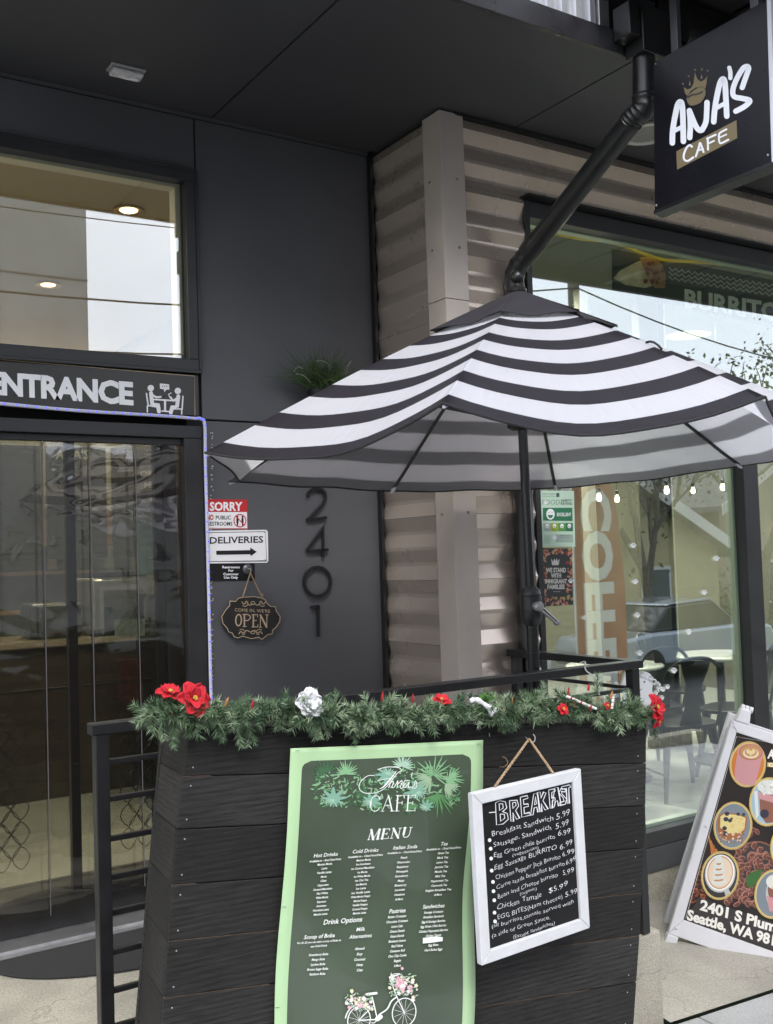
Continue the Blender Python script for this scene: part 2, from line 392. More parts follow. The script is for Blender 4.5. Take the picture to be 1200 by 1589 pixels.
# corner trim (two faces, lapped at one height)
for za, zb, e in ((-.1, 2.735, 0), (2.737, ZS-.01, .002)):
    b = MB(); t = .03+e
    b.box((XR-t, YS-t, za), (XR+.105, YS-t+.004, zb)); b.box((XR-t, YS-t+.004, za), (XR-t+.004, YS+.11, zb))
    b.box((XR+.101, YS-t+.004, za), (XR+.105, YS, zb)); b.box((XR-t+.004, YS+.106, za), (XR, YS+.11, zb))
    b.build('corner_trim', TANT, cafe, bevel=.0015)
SCR = mat('screw_grey', (.33, .31, .29), .35, metal=.6)
for px, py in ((709, 278), (713, 384), (727, 795)):
    p = onp(px, py, 1, YS-.034); MB().lathe([(.0001, .006), (.006, .005), (.007, 0)], p, 10, axis='Y').build('screw', SCR, cafe, smooth=True)
for px, py in ((667, 283), (671, 389), (686, 798)):
    p = onp(px, py, 0, XR-.034); b = MB(); b.lathe([(.0001, -.006), (.006, -.005), (.007, 0)], p, 10, axis='X'); b.build('screw', SCR, cafe, smooth=True)
# plinth and window base
b = MB(); n = 40; x0, x1 = 3.21, 9
b.box((3.15, YS-.015, -.75), (9, YS+.3, -.13)); b.build('foundation', CONC2, cafe, bevel=.01)
# soffit in three panels, dark open joints
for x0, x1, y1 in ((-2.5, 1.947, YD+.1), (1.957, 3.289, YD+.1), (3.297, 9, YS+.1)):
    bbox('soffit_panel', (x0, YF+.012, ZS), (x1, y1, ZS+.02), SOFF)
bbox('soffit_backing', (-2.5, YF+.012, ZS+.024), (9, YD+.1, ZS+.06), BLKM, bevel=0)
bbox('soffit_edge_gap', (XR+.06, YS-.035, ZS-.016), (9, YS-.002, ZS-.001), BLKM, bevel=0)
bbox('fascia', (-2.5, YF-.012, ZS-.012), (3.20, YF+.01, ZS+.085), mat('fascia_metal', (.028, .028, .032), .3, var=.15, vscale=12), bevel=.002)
# pale corrugated cladding above the fascia
b = MB(); xs_ = []; x = -2.5
while x < 3.13:
    for dx, o in ((0, 0), (.030, 0), (.040, .022), (.070, .022), (.080, 0)): xs_.append((x+dx, o))
    x += .08
vs = [(x, YF+.055-o, z) for z in (ZS+.075, ZS+1.6) for x, o in xs_]; k = len(xs_)
b.add(vs, [(i, i+1, i+1+k, i+k) for i in range(k-1)]); b.build('corrugated_cladding', GALV, cafe)
bbox('cladding_base_flashing', (-2.5, YF+.012, ZS+.063), (3.13, YF+.09, ZS+.070), BLKM, bevel=0)
bbox('cladding_backing', (-2.5, YF+.08, ZS+.08), (3.13, YF+.1, ZS+1.6), BLKM, bevel=0)
bbox('cladding_end_trim', (3.10, YF+.02, ZS+.09), (3.155, YF+.075, ZS+1.6), ALU)
# balcony over the right half: dark slab on beams, reaching out over the pavement
balc = [('balcony_slab', (3.03, 1.35, 3.95), (9, YF+.05, 3.99)), ('balcony_edge_beam', (3.01, 1.33, 3.80), (3.07, 2.93, 3.98)),
        ('balcony_front_beam', (3.07, 1.30, 3.82), (9, 1.36, 4.1)), ('balcony_beam', (4.6, 1.36, 3.84), (4.68, 2.9, 3.949)), ('balcony_beam', (6.4, 1.36, 3.84), (6.48, 2.9, 3.949)),
        ('beam_bracket', (3.14, 2.87, 3.66), (3.20, 2.965, 3.80)), ('conductor_box', (3.205, 2.86, 3.60), (3.40, 2.965, 3.80)), ('gutter_backing', (3.40, 2.94, 3.60), (9, 2.965, 3.949)), ('upper_wall', (3.156, YF+.06, ZS+.09), (9, YF+.12, 5.3)), ('balcony_upstand', (3.01, 1.30, 4.101), (3.07, YF+.059, 4.6))]
for nme, a, c in balc: bbox(nme, a, c, BLK, bevel=.004)
for k_ in range(10):
    bbox('slab_board', (3.3+k_*.55, 1.37, 3.935), (3.82+k_*.55, 2.9, 3.949), mat('deck_underside', (.03, .028, .03), .5, var=.3, vscale=5), bevel=.003)
# open half-round gutter
b = MB(); prof = [(math.cos(a)*.062, math.sin(a)*.062) for a in [math.pi*(1+i/10) for i in range(11)]]; prof = [(-.062, .03)]+prof+[(.062, .035), (.052, .04)]
gx = [3.42, 9]; vs = [(x, 2.865+y, 3.70+z) for x in gx for y, z in prof]+[(x, 2.865+y*.93, 3.70+z*.93) for x in gx for y, z in prof]; k = len(prof)
b.add(vs, [(i, i+1, k+i+1, k+i) for i in range(k-1)]+[(2*k+i, 3*k+i, 3*k+i+1, 2*k+i+1) for i in range(k-1)]+[(i, 2*k+i, 2*k+i+1, i+1) for i in range(k-1)])
b.build('gutter', BLK, cafe, smooth=True)
# downspout: drop, ribbed elbow, long diagonal, ribbed elbow, drop down the wall
dp = thing('downspout', 'black round downpipe slanting from the gutter back to the tan siding beside the shop window', 'downpipe', (3.19, 3.74, 0))
A = onp(1000, 95, 1, 2.915); B = onp(999, 150, 1, 2.915); Bd = onp(984, 183, 1, 2.96); Cc = onp(818, 395, 1, 3.66); D = onp(799, 425, 1, 3.735); E_ = onp(800, 470, 1, 3.742); F_ = Vector((E_.x, 3.742, -.1))
MB().tube([A+Vector((0, 0, .03)), B], .046, 18).build('upper_drop', BLK, dp, smooth=True)
def ribbed(name, pts):
    P = smooth_pts(pts, 8); rr = [.047+(.004 if i % 3 == 1 else 0) for i in range(len(P))]
    MB().tube(P, rr, 18).build(name, BLK, dp, smooth=True)
ribbed('elbow', [B+Vector((0, 0, .004)), B+Vector((-.002, .0, -.05)), Bd, Bd+(Cc-Bd)*.03])
MB().tube([Bd+(Cc-Bd)*.02, Bd+(Cc-Bd)*.985], .048, 18).build('slanting_pipe', BLK, dp, smooth=True)
MB().tube([Bd+(Cc-Bd)*.88, Bd+(Cc-Bd)*.89, Bd+(Cc-Bd)*.985], [.050, .051, .051], 18).build('pipe_sleeve', BLK, dp, smooth=True)
ribbed('elbow', [Cc+(Bd-Cc)*.02, Cc, D, E_])
MB().tube([E_, F_], .048, 18).build('lower_drop', BLK, dp, smooth=True)
bbox('strap', (E_.x-.055, 3.70, 1.0), (E_.x+.055, 3.79, 1.03), BLK, parent=dp)

# ---------------------------------------------------------------- transom window over the door
tw = MB()
zb, zt, xr_ = 2.415, 3.362, 1.860
tw.box((-2.5, YD-.03, zb), (xr_, YD+.10, zb+.062)); tw.box((-2.5, YD-.03, zt-.058), (xr_, YD+.10, zt)); tw.box((xr_-.058, YD-.03, zb+.062), (xr_, YD+.10, zt-.058))
tw.box((-2.5, YD-.036, zb-.004), (xr_+.003, YD-.031, zb+.012)); tw.box((-2.5, YD-.036, zt-.012), (xr_+.003, YD-.031, zt+.003)); tw.box((xr_-.012, YD-.036, zb+.013), (xr_+.003, YD-.031, zt-.013))
tfr = tw.build('transom_window', FRAME, cafe, bevel=.003)
g = MB().box((-2.5, YD+.02, zb+.06), (xr_-.056, YD+.026, zt-.056)).build('pane', GLASST, tfr)
MB().box((-2.5, YD+.032, zb+.075), (xr_-.075, YD+.040, zb+.062)).box((-2.5, YD+.032, zt-.075), (xr_-.058, YD+.1, zt-.0585)).box((xr_-.085, YD+.032, zb+.09), (xr_-.0585, YD+.1, zt-.076)).build('inner_frame', CREAM, tfr)

# ---------------------------------------------------------------- shop window
GL0, GLB, GLT = 3.368, .078, 3.20
fr = MB(); fy0, fy1 = YS-.028, YS+.09
fr.box((WX0, fy0, -.12), (GL0, fy1, 3.283)); fr.box((GL0, fy0, GLT), (9, fy1, 3.283)); fr.box((GL0, fy0, .0), (9, fy1, GLB))
ZTB = 2.17; fr.box((4.905, fy0, GLB), (5.035, fy1, ZTB)); fr.box((7.1, fy0, GLB), (7.23, fy1, ZTB)); fr.box((GL0, fy0, ZTB), (9, fy1, ZTB+.07))
sw = fr.build('shop_window', FRAME, cafe, bevel=.003)
MB().box((GL0, YS-.03, -.125), (9, YS+.08, -.002)).build('window_base_panel', mat('base_panel', (.055, .056, .06), .4, var=.1), sw, bevel=.003)
MB().box((WX0-.02, YS-.085, 3.285), (9, YS-.004, 3.296)).build('head_flashing', BLK, sw)
for x0, x1, za, zb in ((GL0, 4.905, GLB, ZTB), (5.035, 7.1, GLB, ZTB), (7.23, 9, GLB, ZTB), (GL0, 9, ZTB+.07, GLT)):
    MB().box((x0, YS+.03, za), (x1, YS+.036, zb)).build('pane', GLASS, sw)
    b = MB(); b.box((x0, YS+.045, za), (x0+.022, YS+.09, zb)).box((x1-.022, YS+.045, za), (x1, YS+.09, zb)).box((x0+.022, YS+.045, za), (x1-.022, YS+.09, za+.018)).box((x0+.022, YS+.045, zb-.008), (x1-.022, YS+.09, zb))
    b.build('glazing_bead', CREAM if x0 > 5.0 else mat('pale_green_bead', (.50, .55, .46), .5), sw)

# ---------------------------------------------------------------- entrance: frame, sliding leaf, threshold
dr = MB(); dz = 2.172
dr.box((-2.5, YD-.012, 2.115), (1.862, YD+.10, dz)); dr.box((1.775, YD-.012, .02), (1.862, YD+.10, 2.114)); dr.box((1.70, YD+.05, .02), (1.755, YD+.11, 2.114))
door = dr.build('door_frame', FRAME, cafe, bevel=.003)
MB().box((-2.5, YD-.06, -.0), (1.87, YD+.12, .022)).box((-2.5, YD-.10, .0), (1.87, YD-.061, .012)).build('threshold', ALU, door, bevel=.002)
leaf = MB(); ly = YD+.07
leaf.box((-2.5, ly, .024), (1.70, ly+.04, .16)); leaf.box((1.26, ly, .16), (1.30, ly+.04, 2.11)); leaf.box((1.66, ly, .16), (1.70, ly+.04, 2.11)); 
lf = leaf.build('door_leaf', BLK, door, bevel=.002)
bbox('leaf_glass', (-2.5, ly+.015, .16), (1.66, ly+.021, 2.11), GLASS, parent=lf, bevel=0)

# ---------------------------------------------------------------- inside the cafe (seen through the panes)
WALLI = mat('interior_wall', (.13, .125, .10), .8, var=.35, vscale=1.2)
CEILT = mat('interior_tan_ceiling', (.42, .35, .22), .7, var=.05)
FLI = mat('interior_floor', (.42, .42, .39), .35, var=.12, vscale=2.5)
struct(box('interior_floor', (-3, YD+.13, -.02), (9, 9.4, .012), FLI)); 
struct(MB().box((2.9, YS+.13, -.02), (9, YD+.128, .012)).build('interior_floor', FLI))
rm = [('interior_wall', (-3, 9.4, -.02), (9.2, 9.5, 3.9), WALLI), ('interior_wall', (9, YS+.31, -.02), (9.1, 9.4, 3.9), WALLI), ('interior_wall', (-3.1, YD+.13, -.02), (-3, 9.4, 3.9), mat('interior_dark_wall', (.06, .06, .06), .7)),
      ('partition', (2.895, YD+.14, .012), (2.96, 9.4, 3.5), WALLI), ('interior_ceiling', (-3, YD+.13, 3.40), (2.89, 9.4, 3.44), CEILT), ('interior_ceiling', (2.96, YS+.13, 3.50), (9, 9.4, 3.54), mat('grey_green_ceiling', (.11, .12, .10), .8, var=.1)),
      ('interior_roof', (-3, YS+.13, 3.7), (9.2, 9.5, 3.9), BLKM), ('door_head_infill', (-3, YD+.105, 2.12), (1.86, YD+.125, 2.42), BLKM)]
for nme, a, c, m in rm: bbox(nme, a, c, m, bevel=0)
WARM = mat('lamp_glow', (1, .9, .7), .5, emit=((1, .74, .40), 4)); WARM2 = mat('bulb_glow', (1, .9, .7), .5, emit=((1, .82, .55), 7))
def lamp(name, loc, e, r=.05, col=(1, .82, .6), typ='POINT'):
    l = bpy.data.lights.new(name, typ); l.energy = e; l.color = col; l.shadow_soft_size = r
    o = bpy.data.objects.new(name, l); COL.objects.link(o); o.location = loc; return o
for i, (px, py, lab) in enumerate(((200, 325, 'lit recessed downlight near the top of the window over the entrance'), (75, 441, 'small lit recessed downlight lower down behind the reflected concrete block'))):
    p = onp(px, py, 2, 3.398)
    t = thing('recessed_downlight', lab, 'downlight', p, 'downlights inside the entrance')
    MB().lathe([(.055, 0), (.078, -.001), (.082, -.008), (.078, -.010), (.056, -.006)], p, 24, cap=False).build('trim_ring', mat('brass_ring', (.5, .38, .2), .3, metal=.8), t, smooth=True)
    MB().lathe([(.0001, -.003), (.040, -.003), (.046, -.006)], p, 24, cap=False).build('lens', WARM, t)
    dl = lamp('downlight_glow', (p.x, p.y, 3.384), 2, .04, typ='AREA'); dl.data.shape = 'DISK'; dl.data.size = .06; dl.data.energy = .9
def fill_disc(p, e, c, d=.4):
    o = lamp('added_fill', p, e, .1, c, 'AREA'); o.data.shape = 'DISK'; o.data.size = d  # added area light without a fitting, brightens the rooms
for p in ((2.65, 5.3, 3.39), (.2, 5.0, 3.39), (-1.4, 6, 3.39), (2.3, 9.0, 3.39), (1.2, 9.15, 3.39)): fill_disc(p, 30, (1, .85, .68))
for p in ((5, 6.3, 3.49), (7.5, 6.3, 3.49), (4.5, 8.2, 3.49), (7, 8.4, 3.49)): fill_disc(p, 62, (1, .92, .80))
for p in ((4.4, 4.35, 3.49), (5.6, 4.45, 3.49)): fill_disc(p, 14, (1, .92, .80), .2)  # added close to the glass to brighten the cable and banner
# pendant bulbs in the shop
pend = [(930, 773, 5.6), (958, 775, 6.2), (1002, 769, 6.2), (1035, 762, 5.4), (1076, 762, 6.6), (1122, 757, 5.8)]
for i, (px, py, Y) in enumerate(pend):
    p = onp(px, py, 1, Y)
    t = thing('pendant_bulb', 'warm bare bulb hanging inside the shop window, %s from the left' % ['first', 'second', 'third', 'fourth', 'fifth', 'sixth'][i], 'pendant lamp', p, 'bulbs strung inside the shop')
    MB().tube([p+Vector((0, 0, .05)), (p.x, p.y, 3.5)], .003, 6).build('cord', BLK, t)
    MB().lathe([(.0001, -.026), (.015, -.019), (.020, 0), (.015, .02), (.010, .04)], p, 12).build('bulb', WARM2, t, smooth=True)
    MB().lathe([(.014, .038), (.016, .07), (.006, .08)], p, 12).build('socket', BLK, t, smooth=True)
# slim posts standing inside the shop
for px, w_, m, lab in ((925, .035, CREAM, 'pale slim post inside the shop left of the dark post'), (1045, .04, CREAM, 'pale slim post inside the shop right of the dark post'), (1029, .14, mat('dark_post', (.03, .03, .03), .5), 'broad dark post inside the shop between two pale ones')):
    p = onp(px, 900, 1, 5.5); b = MB(); b.box((p.x-w_, 5.5, .012), (p.x+w_, 5.58, 3.49)); b.box((p.x-w_-.01, 5.49, .012), (p.x+w_+.01, 5.59, .10))
    tag(b.build('interior_post', m, bevel=.004), lab, 'post')
# tables and pressed metal chairs
GUN = mat('gunmetal_chair', (.035, .035, .034), .34, metal=.5, var=.15, vscale=10)
TOP = mat('white_table_top', (.75, .75, .72), .25)
def table(x, y, lab):
    t = thing('cafe_table', lab, 'table', (x, y, .012), 'round tables inside the shop')
    MB().lathe([(.0001, .745), (.31, .745), (.325, .755), (.325, .765), (.315, .772), (.0001, .772)], (x, y, 0), 40).build('table_top', TOP, t, smooth=True)
    MB().lathe([(.03, .05), (.028, .744)], (x, y, 0), 14).build('pedestal', BLK, t, smooth=True)
    MB().lathe([(.22, .012), (.22, .025), (.05, .05), (.03, .06)], (x, y, 0), 24).build('base', BLK, t, smooth=True)
def chair_make():
    t = thing('metal_chair', 'x', 'chair', (0, 0, 0), 'pressed metal chairs inside the shop'); sh = .45
    b = MB(); ol = smooth_pts([Vector(p) for p in ((-.19, -.18, sh), (.19, -.18, sh), (.18, .17, sh), (-.18, .17, sh))], 8, True)
    b.prism(ol, (0, 0, -.022)); b.build('seat', GUN, t, bevel=.004)
    for sx in (-1, 1):
        for sy in (-1, 1):
            b = MB(); P = smooth_pts([Vector((sx*.15, sy*.15, sh-.02)), Vector((sx*.175, sy*.175, sh-.2)), Vector((sx*.215, sy*.22, 0))], 5)
            b.tube(P, [.03-.018*i/(len(P)-1) for i in range(len(P))], 6); b.build('leg', GUN, t, smooth=True)
    P = smooth_pts([Vector(p) for p in ((-.185, .16, sh-.01), (-.20, .20, sh+.16), (-.19, .235, sh+.30), (-.11, .255, sh+.39), (0, .26, sh+.41), (.11, .255, sh+.39), (.19, .235, sh+.30), (.20, .20, sh+.16), (.185, .16, sh-.01))], 6)
    MB().tube(P, .012, 8).build('back_hoop', GUN, t, smooth=True)
    b = MB(); prof = [(.075, sh, .165), (.05, sh+.12, .195), (.055, sh+.25, .225), (.085, sh+.33, .243), (.10, sh+.395, .255)]
    for (wa, za, ya), (wb, zb_, yb) in zip(prof, prof[1:]):
        b.add([(-wa, ya, za), (wa, ya, za), (wb, yb, zb_), (-wb, yb, zb_), (-wa, ya+.004, za), (wa, ya+.004, za), (wb, yb+.004, zb_), (-wb, yb+.004, zb_)], [(0,1,2,3), (7,6,5,4), (0,4,5,1), (3,2,6,7), (0,3,7,4), (1,5,6,2)])
    b.build('back_splat', GUN, t)
    for k_ in (-1, 0, 1): MB().tube([(k_*.018, .188, sh+.13), (k_*.02, .222, sh+.26)], .003, 5).build('rib', GUN, t)
    for sx in (-1, 1): MB().tube([(sx*.2, -.2, .16), (sx*.2, .2, .16)], .006, 6).build('stretcher', GUN, t)
    return t
def copy_tree(o, parent=None):
    c = o.copy(); COL.objects.link(c); c.parent = parent
    for ch in o.children: copy_tree(ch, c)
    return c
ch0 = chair_make()
cs = [(4.45, 4.62, R_(-150), 'metal chair with its hooped back beside the left round table, behind the striped poster'),
      (5.02, 4.45, R_(160), 'metal chair nearest the glass in the middle of the shop window'),
      (5.40, 5.05, R_(165), 'tall hoop backed metal chair behind the white cat decal'),
      (5.72, 4.55, R_(200), 'metal chair near the window mullion with a broad splat'),
      (6.2, 5.5, R_(30), 'metal chair standing at the far side of the right round table')]
for i, (x, y, a, lab) in enumerate(cs):
    o = ch0 if i == 0 else copy_tree(ch0); o.location = (x, y, .012); o.rotation_euler = (0, 0, a); o['label'] = lab
table(5.05, 5.0, 'white round cafe table in the left part of the shop window')
table(6.0, 4.9, 'white round cafe table close to the window mullion')
# entrance room: counter, menu boards, shelves
WOOD = mat('counter_wood', (.055, .040, .030), .5, var=.35, vscale=4, stretch=(1, 1, 6))
ct = thing('service_counter', 'brown timber service counter deep inside the doorway', 'counter', (1.9, 7.3, .012))
bbox('front', (.6, 7.0, .012), (2.6, 7.6, 1.02), WOOD, ct); bbox('worktop', (.56, 6.95, 1.021), (2.64, 7.65, 1.06), mat('worktop_tan', (.4, .33, .26), .3, var=.1), ct)
bbox('cash_register', (1.75, 7.1, 1.061), (2.1, 7.4, 1.30), BLK, ct, bevel=.02); bbox('display_case', (1.0, 7.1, 1.061), (1.55, 7.5, 1.35), mat('display_brown', (.25, .18, .12), .3, var=.5, vscale=12), ct)
mbd = thing('menu_boards', 'dark hanging menu boards reading ORDER HERE above the counter', 'menu board', (2.0, 7.0, 1.9))
CHALKY = mat('chalky_print', (.5, .46, .40), .6)
for x0, x1 in ((1.35, 1.78), (1.82, 2.22), (2.26, 2.75)):
    bd = bbox('board', (x0, 6.9, 1.60), (x1, 6.93, 2.35), mat('board_black', (.03, .028, .027), .4), mbd)
S6 = Surf((0, 6.897, 0), (0, 1, 0)); b = MB()
ptext(b, S6, 'ORDER', 241, 735, 9, 46, off=.03, lift=.001); ptext(b, S6, 'HERE', 241, 752, 9, 34, off=.03, lift=.001)
for i in range(9): ptext(b, S6, 'latte mocha tea chai', 188+(i % 3)*3, 690+i*5, 2.2, 26, lift=.001)
for i in range(7): ptext(b, S6, 'espresso 4.25 %d' % i, 240, 680+i*6, 2.6, 30, lift=.001)
ptext(b, S6, "ANA'S", 112, 705, 14, 52, off=.03, lift=.001)
b.build('lettering', CHALKY, mbd)
sh = thing('wall_shelves', 'orange brown shelves of cups and jars behind the counter', 'shelf', (2, 9.2, 1.1))
for k_ in range(3): bbox('shelf_board', (.5, 9.1, 1.15+.33*k_), (2.8, 9.38, 1.18+.33*k_), mat('shelf_orange', (.42, .25, .12), .5, var=.2), sh)
for i in range(26):
    x = .6+rnd.random()*2.1; z = 1.182+.33*rnd.randrange(3); c_ = rnd.choice([(.5, .45, .4), (.35, .05, .04), (.1, .12, .14), (.5, .4, .1), (.6, .6, .6)])
    MB().lathe([(.03, 0), (.045, .01), (.04, .12+.05*rnd.random()), (.028, .18)], (x, 9.2, z), 10).build('jar', mat('jar_%d%d' % (c_[0]*100, c_[1]*100), c_, .3), sh, smooth=True)
t = thing('espresso_machine', 'steel espresso machine on the counter behind the doorway', 'coffee machine', (2.35, 7.2, 1.061))
bbox('housing', (2.15, 7.05, 1.10), (2.58, 7.45, 1.46), ALU, t, bevel=.02); bbox('drip_tray', (2.15, 6.98, 1.062), (2.58, 7.3, 1.099), BLK, t); bbox('cup_rail', (2.17, 7.1, 1.461), (2.56, 7.42, 1.50), BLK, t)
for x in (2.26, 2.47): MB().tube([(x, 7.0, 1.24), (x, 7.12, 1.25)], .02, 8).build('group_handle', BLK, t, smooth=True)
t = thing('storage_boxes', 'row of orange brown cardboard boxes on a high shelf behind the door', 'box row', (1.9, 8.6, 1.75))
bbox('shelf_board', (1.2, 8.45, 1.72), (2.85, 8.85, 1.75), mat('shelf_orange', (.42, .25, .12)), t)
for k_, (x, w_, h_) in enumerate(((1.25, .34, .2), (1.64, .28, .26), (2.0, .36, .18), (2.42, .36, .24))): bbox('cardboard_box', (x, 8.5, 1.751), (x+w_, 8.8, 1.751+h_), mat('cardboard', (.40, .25, .13), .8, var=.1), t, bevel=.005)
t = thing('drinks_fridge', 'dark drinks fridge with lit shelves of bottles beside the counter', 'fridge', (2.6, 6.2, .012))
bbox('cabinet', (2.35, 6.2, .012), (2.88, 6.7, 1.35), BLK, t, bevel=.01)
for k_ in range(4):
    for j in range(6): c_ = ((.45, .05, .04), (.5, .35, .05), (.1, .2, .3), (.35, .35, .35))[(k_+j) % 4]; MB().lathe([(.022, 0), (.024, .12), (.010, .17), (.010, .2)], (2.40+j*.08, 6.17, .2+.28*k_), 8).build('bottle', mat('drink_%d' % ((k_+j) % 4), c_, .2), t, smooth=True)
tag(box('holiday_poster', (1.50, YD+.155, .93), (1.62, YD+.157, 1.13), mat('poster_red', (.13, .035, .02), .5, var=.5, vscale=25)), 'small red and brown poster inside the door just above the railing', 'poster')
tag(box('payment_notice', (1.49, YD+.155, 1.22), (1.63, YD+.157, 1.30), mat('notice_grey', (.40, .42, .42), .5, var=.3, vscale=60)), 'small pale notice inside the door above the red poster', 'notice')
tag(box('door_poster', (1.60, YD+.155, 1.50), (1.685, YD+.157, 1.74), mat('poster_teal', (.10, .20, .22), .4, var=.6, vscale=22)), 'blue grey poster inside the right edge of the door', 'poster')
tl = thing('wall_tiles', 'tall tan and brown tiled panel on the inside wall seen through the doorway', 'wall panel', (.8, 9.3, .9))
bbox('panel', (-.5, 9.30, .02), (.45, 9.36, 3.2), mat('tan_panel', (.34, .26, .19), .5, var=.35, vscale=3), tl)
# black lattice inside the door
lt = MB()
LX0, LZ0 = .55, .25
for r_ in range(13):
    for c_ in range(15):
        x, z = .6+c_*.078+(r_ % 2)*.039, .32+r_*.052
        P = smooth_pts([Vector((x, YD+.16, z-.048)), Vector((x+.036, YD+.16, z)), Vector((x, YD+.16, z+.048)), Vector((x-.036, YD+.16, z))], 4, True)
        if x < 1.10 or x > 1.50: lt.tube(P, .0022, 4, closed=True)
lt.tube([(.5, YD+.16, .2), (1.65, YD+.16, .2), (1.65, YD+.16, 1.02), (.5, YD+.16, 1.02)], .007, 6, closed=True)
tag(lt.build('wire_lattice', mat('lattice_metal', (.035, .035, .035), .4, metal=.6)), 'dark wire lattice screen of ogee loops behind the lower part of the door', 'screen')
tag(box('floor_dimmer', (.2, YD+.14, .013), (1.9, YD+.80, .022), mat('mat_black', (.022, .022, .022), .95)), 'dark rectangular mat just inside the door', 'doormat')  # dark sheet added over floor that daylight made too bright
# clear vinyl strips hung in the doorway
vs_ = thing('strip_curtain', 'rippled clear vinyl strip curtain hanging in the entrance doorway', 'strip curtain', (1.2, YD+.03, 2.1))
VIN = glass_mat('clear_vinyl', tint=(.62, .58, .52), refl=.05, wav=.26, wscale=1.8, rough=.04, haze=.008, gain=1.0)
vx = [.35, .72]+[onp(px, 700, 1, YD+.03)[0] for px in (65, 138, 209, 281)]
for i in range(len(vx)-1):
    x0, x1 = vx[i]-.006, vx[i+1]+.004; b = MB(); nx, nz = 8, 60; yo = YD+.030+(i % 2)*.006; zbot = .10 if i < 3 else .14
    pr = [rnd.random()*6 for _ in range(4)]
    for j in range(nz+1):
        for k_ in range(nx+1):
            z = 2.112-(2.112-zbot)*j/nz; u = k_/nx
            y = yo+.008*math.sin(z*5+pr[0]+u*1.5)*(j/nz)+.003*math.sin(z*13+pr[1]+u*3)+.004*math.sin(u*math.pi)*math.sin(z*3.1+pr[2])
            b.v.append(Vector((x0+(x1-x0)*u, y, z)))
    for j in range(nz):
        for k_ in range(nx): b.f.append([j*(nx+1)+k_, j*(nx+1)+k_+1, (j+1)*(nx+1)+k_+1, (j+1)*(nx+1)+k_]); b.m.append(0)
    b.build('vinyl_strip', VIN, vs_, smooth=True)
    if i > 1: MB().box((vx[i]-.0015, YD+.018, zbot), (vx[i]+.002, YD+.021, 2.11)).build('strip_edge', mat('vinyl_edge', (.10, .10, .105), .3), vs_)
MB().box((.3, YD+.015, 2.085), (1.775, YD+.05, 2.114)).build('hanging_rail', BLK, vs_, bevel=.002)
# things just inside the shop pane
bz = thing('burritos_banner', 'black hanging banner reading BURRITOS under a zigzag band with a burrito picture', 'banner', onp(1060, 450, 1, 3.97))
SB = Surf((0, 3.97, 0), (0, 1, 0))
b = MB(); q = [(950, 386), (1290, 452), (1292, 528), (951, 452)]; b.prism([SB.pt(*p_) for p_ in q], (0, .004, 0)); b.build('cloth', mat('banner_black', (.03, .035, .035), .6), bz)
b = MB(); ptext(b, SB, 'BURRITOS', 1062, 476, 27, 165, slope=.155, off=.035, lift=.003, m=0, anchor='l')
for rr in range(3):
    P = [(1038+i*5, 417+rr*7+i*5*.165+(3 if i % 2 else -2)) for i in range(40)]; pstroke(b, SB, P, 1.1, .003)
ppoly(b, SB, [(952, 432), (962, 420), (985, 408), (1005, 400), (1008, 425), (1012, 444), (1000, 447), (970, 442)], .002, 1)
ppoly(b, SB, [(992, 400), (1010, 398), (1026, 408), (1033, 428), (1032, 447), (1016, 447), (1003, 430)], .003, 2)
for i in range(14):
    x, y = 998+rnd.random()*30, 404+rnd.random()*38; ppoly(b, SB, ell(x, y, 2+rnd.random()*2.5, 1.6+rnd.random()*2, rnd.random()*3, 8), .0035+i*.0002, 3)
b.build('print', [mat('faded_white_print', (.55, .56, .52), .6), mat('tortilla', (.45, .38, .26), .7, var=.2, vscale=20), mat('tortilla_brown', (.30, .17, .09), .7, var=.3, vscale=20), mat('filling_red', (.14, .03, .02), .6)], bz)
P = smooth_pts([Vector(onp(x, y, 1, Y)) for x, y, Y in ((818, 349, 3.92), (850, 359, 3.92), (900, 370, 3.925), (950, 376, 3.93), (1000, 394, 3.93), (1035, 404, 3.94), (1080, 406, 3.94), (1140, 412, 3.95))], 6)
tag(MB().tube(P, .009, 10).build('yellow_cable', mat('yellow_cable', (.75, .52, .03), .4), smooth=True), 'yellow cable sagging along the top of the shop window', 'cable')

# ---------------------------------------------------------------- stickers and posters on the shop window
SGo = Surf((0, YS+.026, 0), (0, 1, 0)); SGi = Surf((0, YS+.040, 0), (0, 1, 0)); SGo2 = Surf((0, YS+.0285, 0), (0, 1, 0))
def card(name, S, q, m, parent, t=.0012, away=(0, 1, 0)):
    return MB().prism([S.pt(*p) for p in q], Vector(away)*t).build(name, m, parent)
zf = lambda x, y: (830+x/6.108, 750+y/6.108)
fs = thing('food_safety_poster', 'pale green FOOD SAFETY RATING poster with a smiling EXCELLENT face in the shop window', 'poster', SGo.pt(867, 800))
card('paper', SGo, [zf(50, 68), zf(372, 72), zf(384, 600), zf(56, 598)], mat('pale_green_paper', (.50, .66, .52), .5), fs, .001)
b = MB()
def zp(S, mb, pts, lift, m): ppoly(mb, S, [zf(*p) for p in pts], lift, m)
ptext(b, SGo, 'Public Health', *zf(130, 100), 2.2, 20, lift=.001, m=1); ptext(b, SGo, 'Seattle & King County', *zf(130, 122), 1.6, 20, lift=.001, m=1)
zp(SGo, b, [(203, 92), (232, 92), (233, 130), (203, 130)], .001, 1)
ptext(b, SGo, 'FOOD', *zf(155, 178), 8, 27, lift=.001, m=2, off=-.012); ptext(b, SGo, 'SAFETY', *zf(300, 163), 3.6, 17, lift=.001, m=1, off=.02); ptext(b, SGo, 'RATING', *zf(300, 192), 3.6, 17.5, lift=.001, m=1, off=.02)
zp(SGo, b, [(76, 232), (355, 232), (357, 357), (78, 353)], .001, 3)
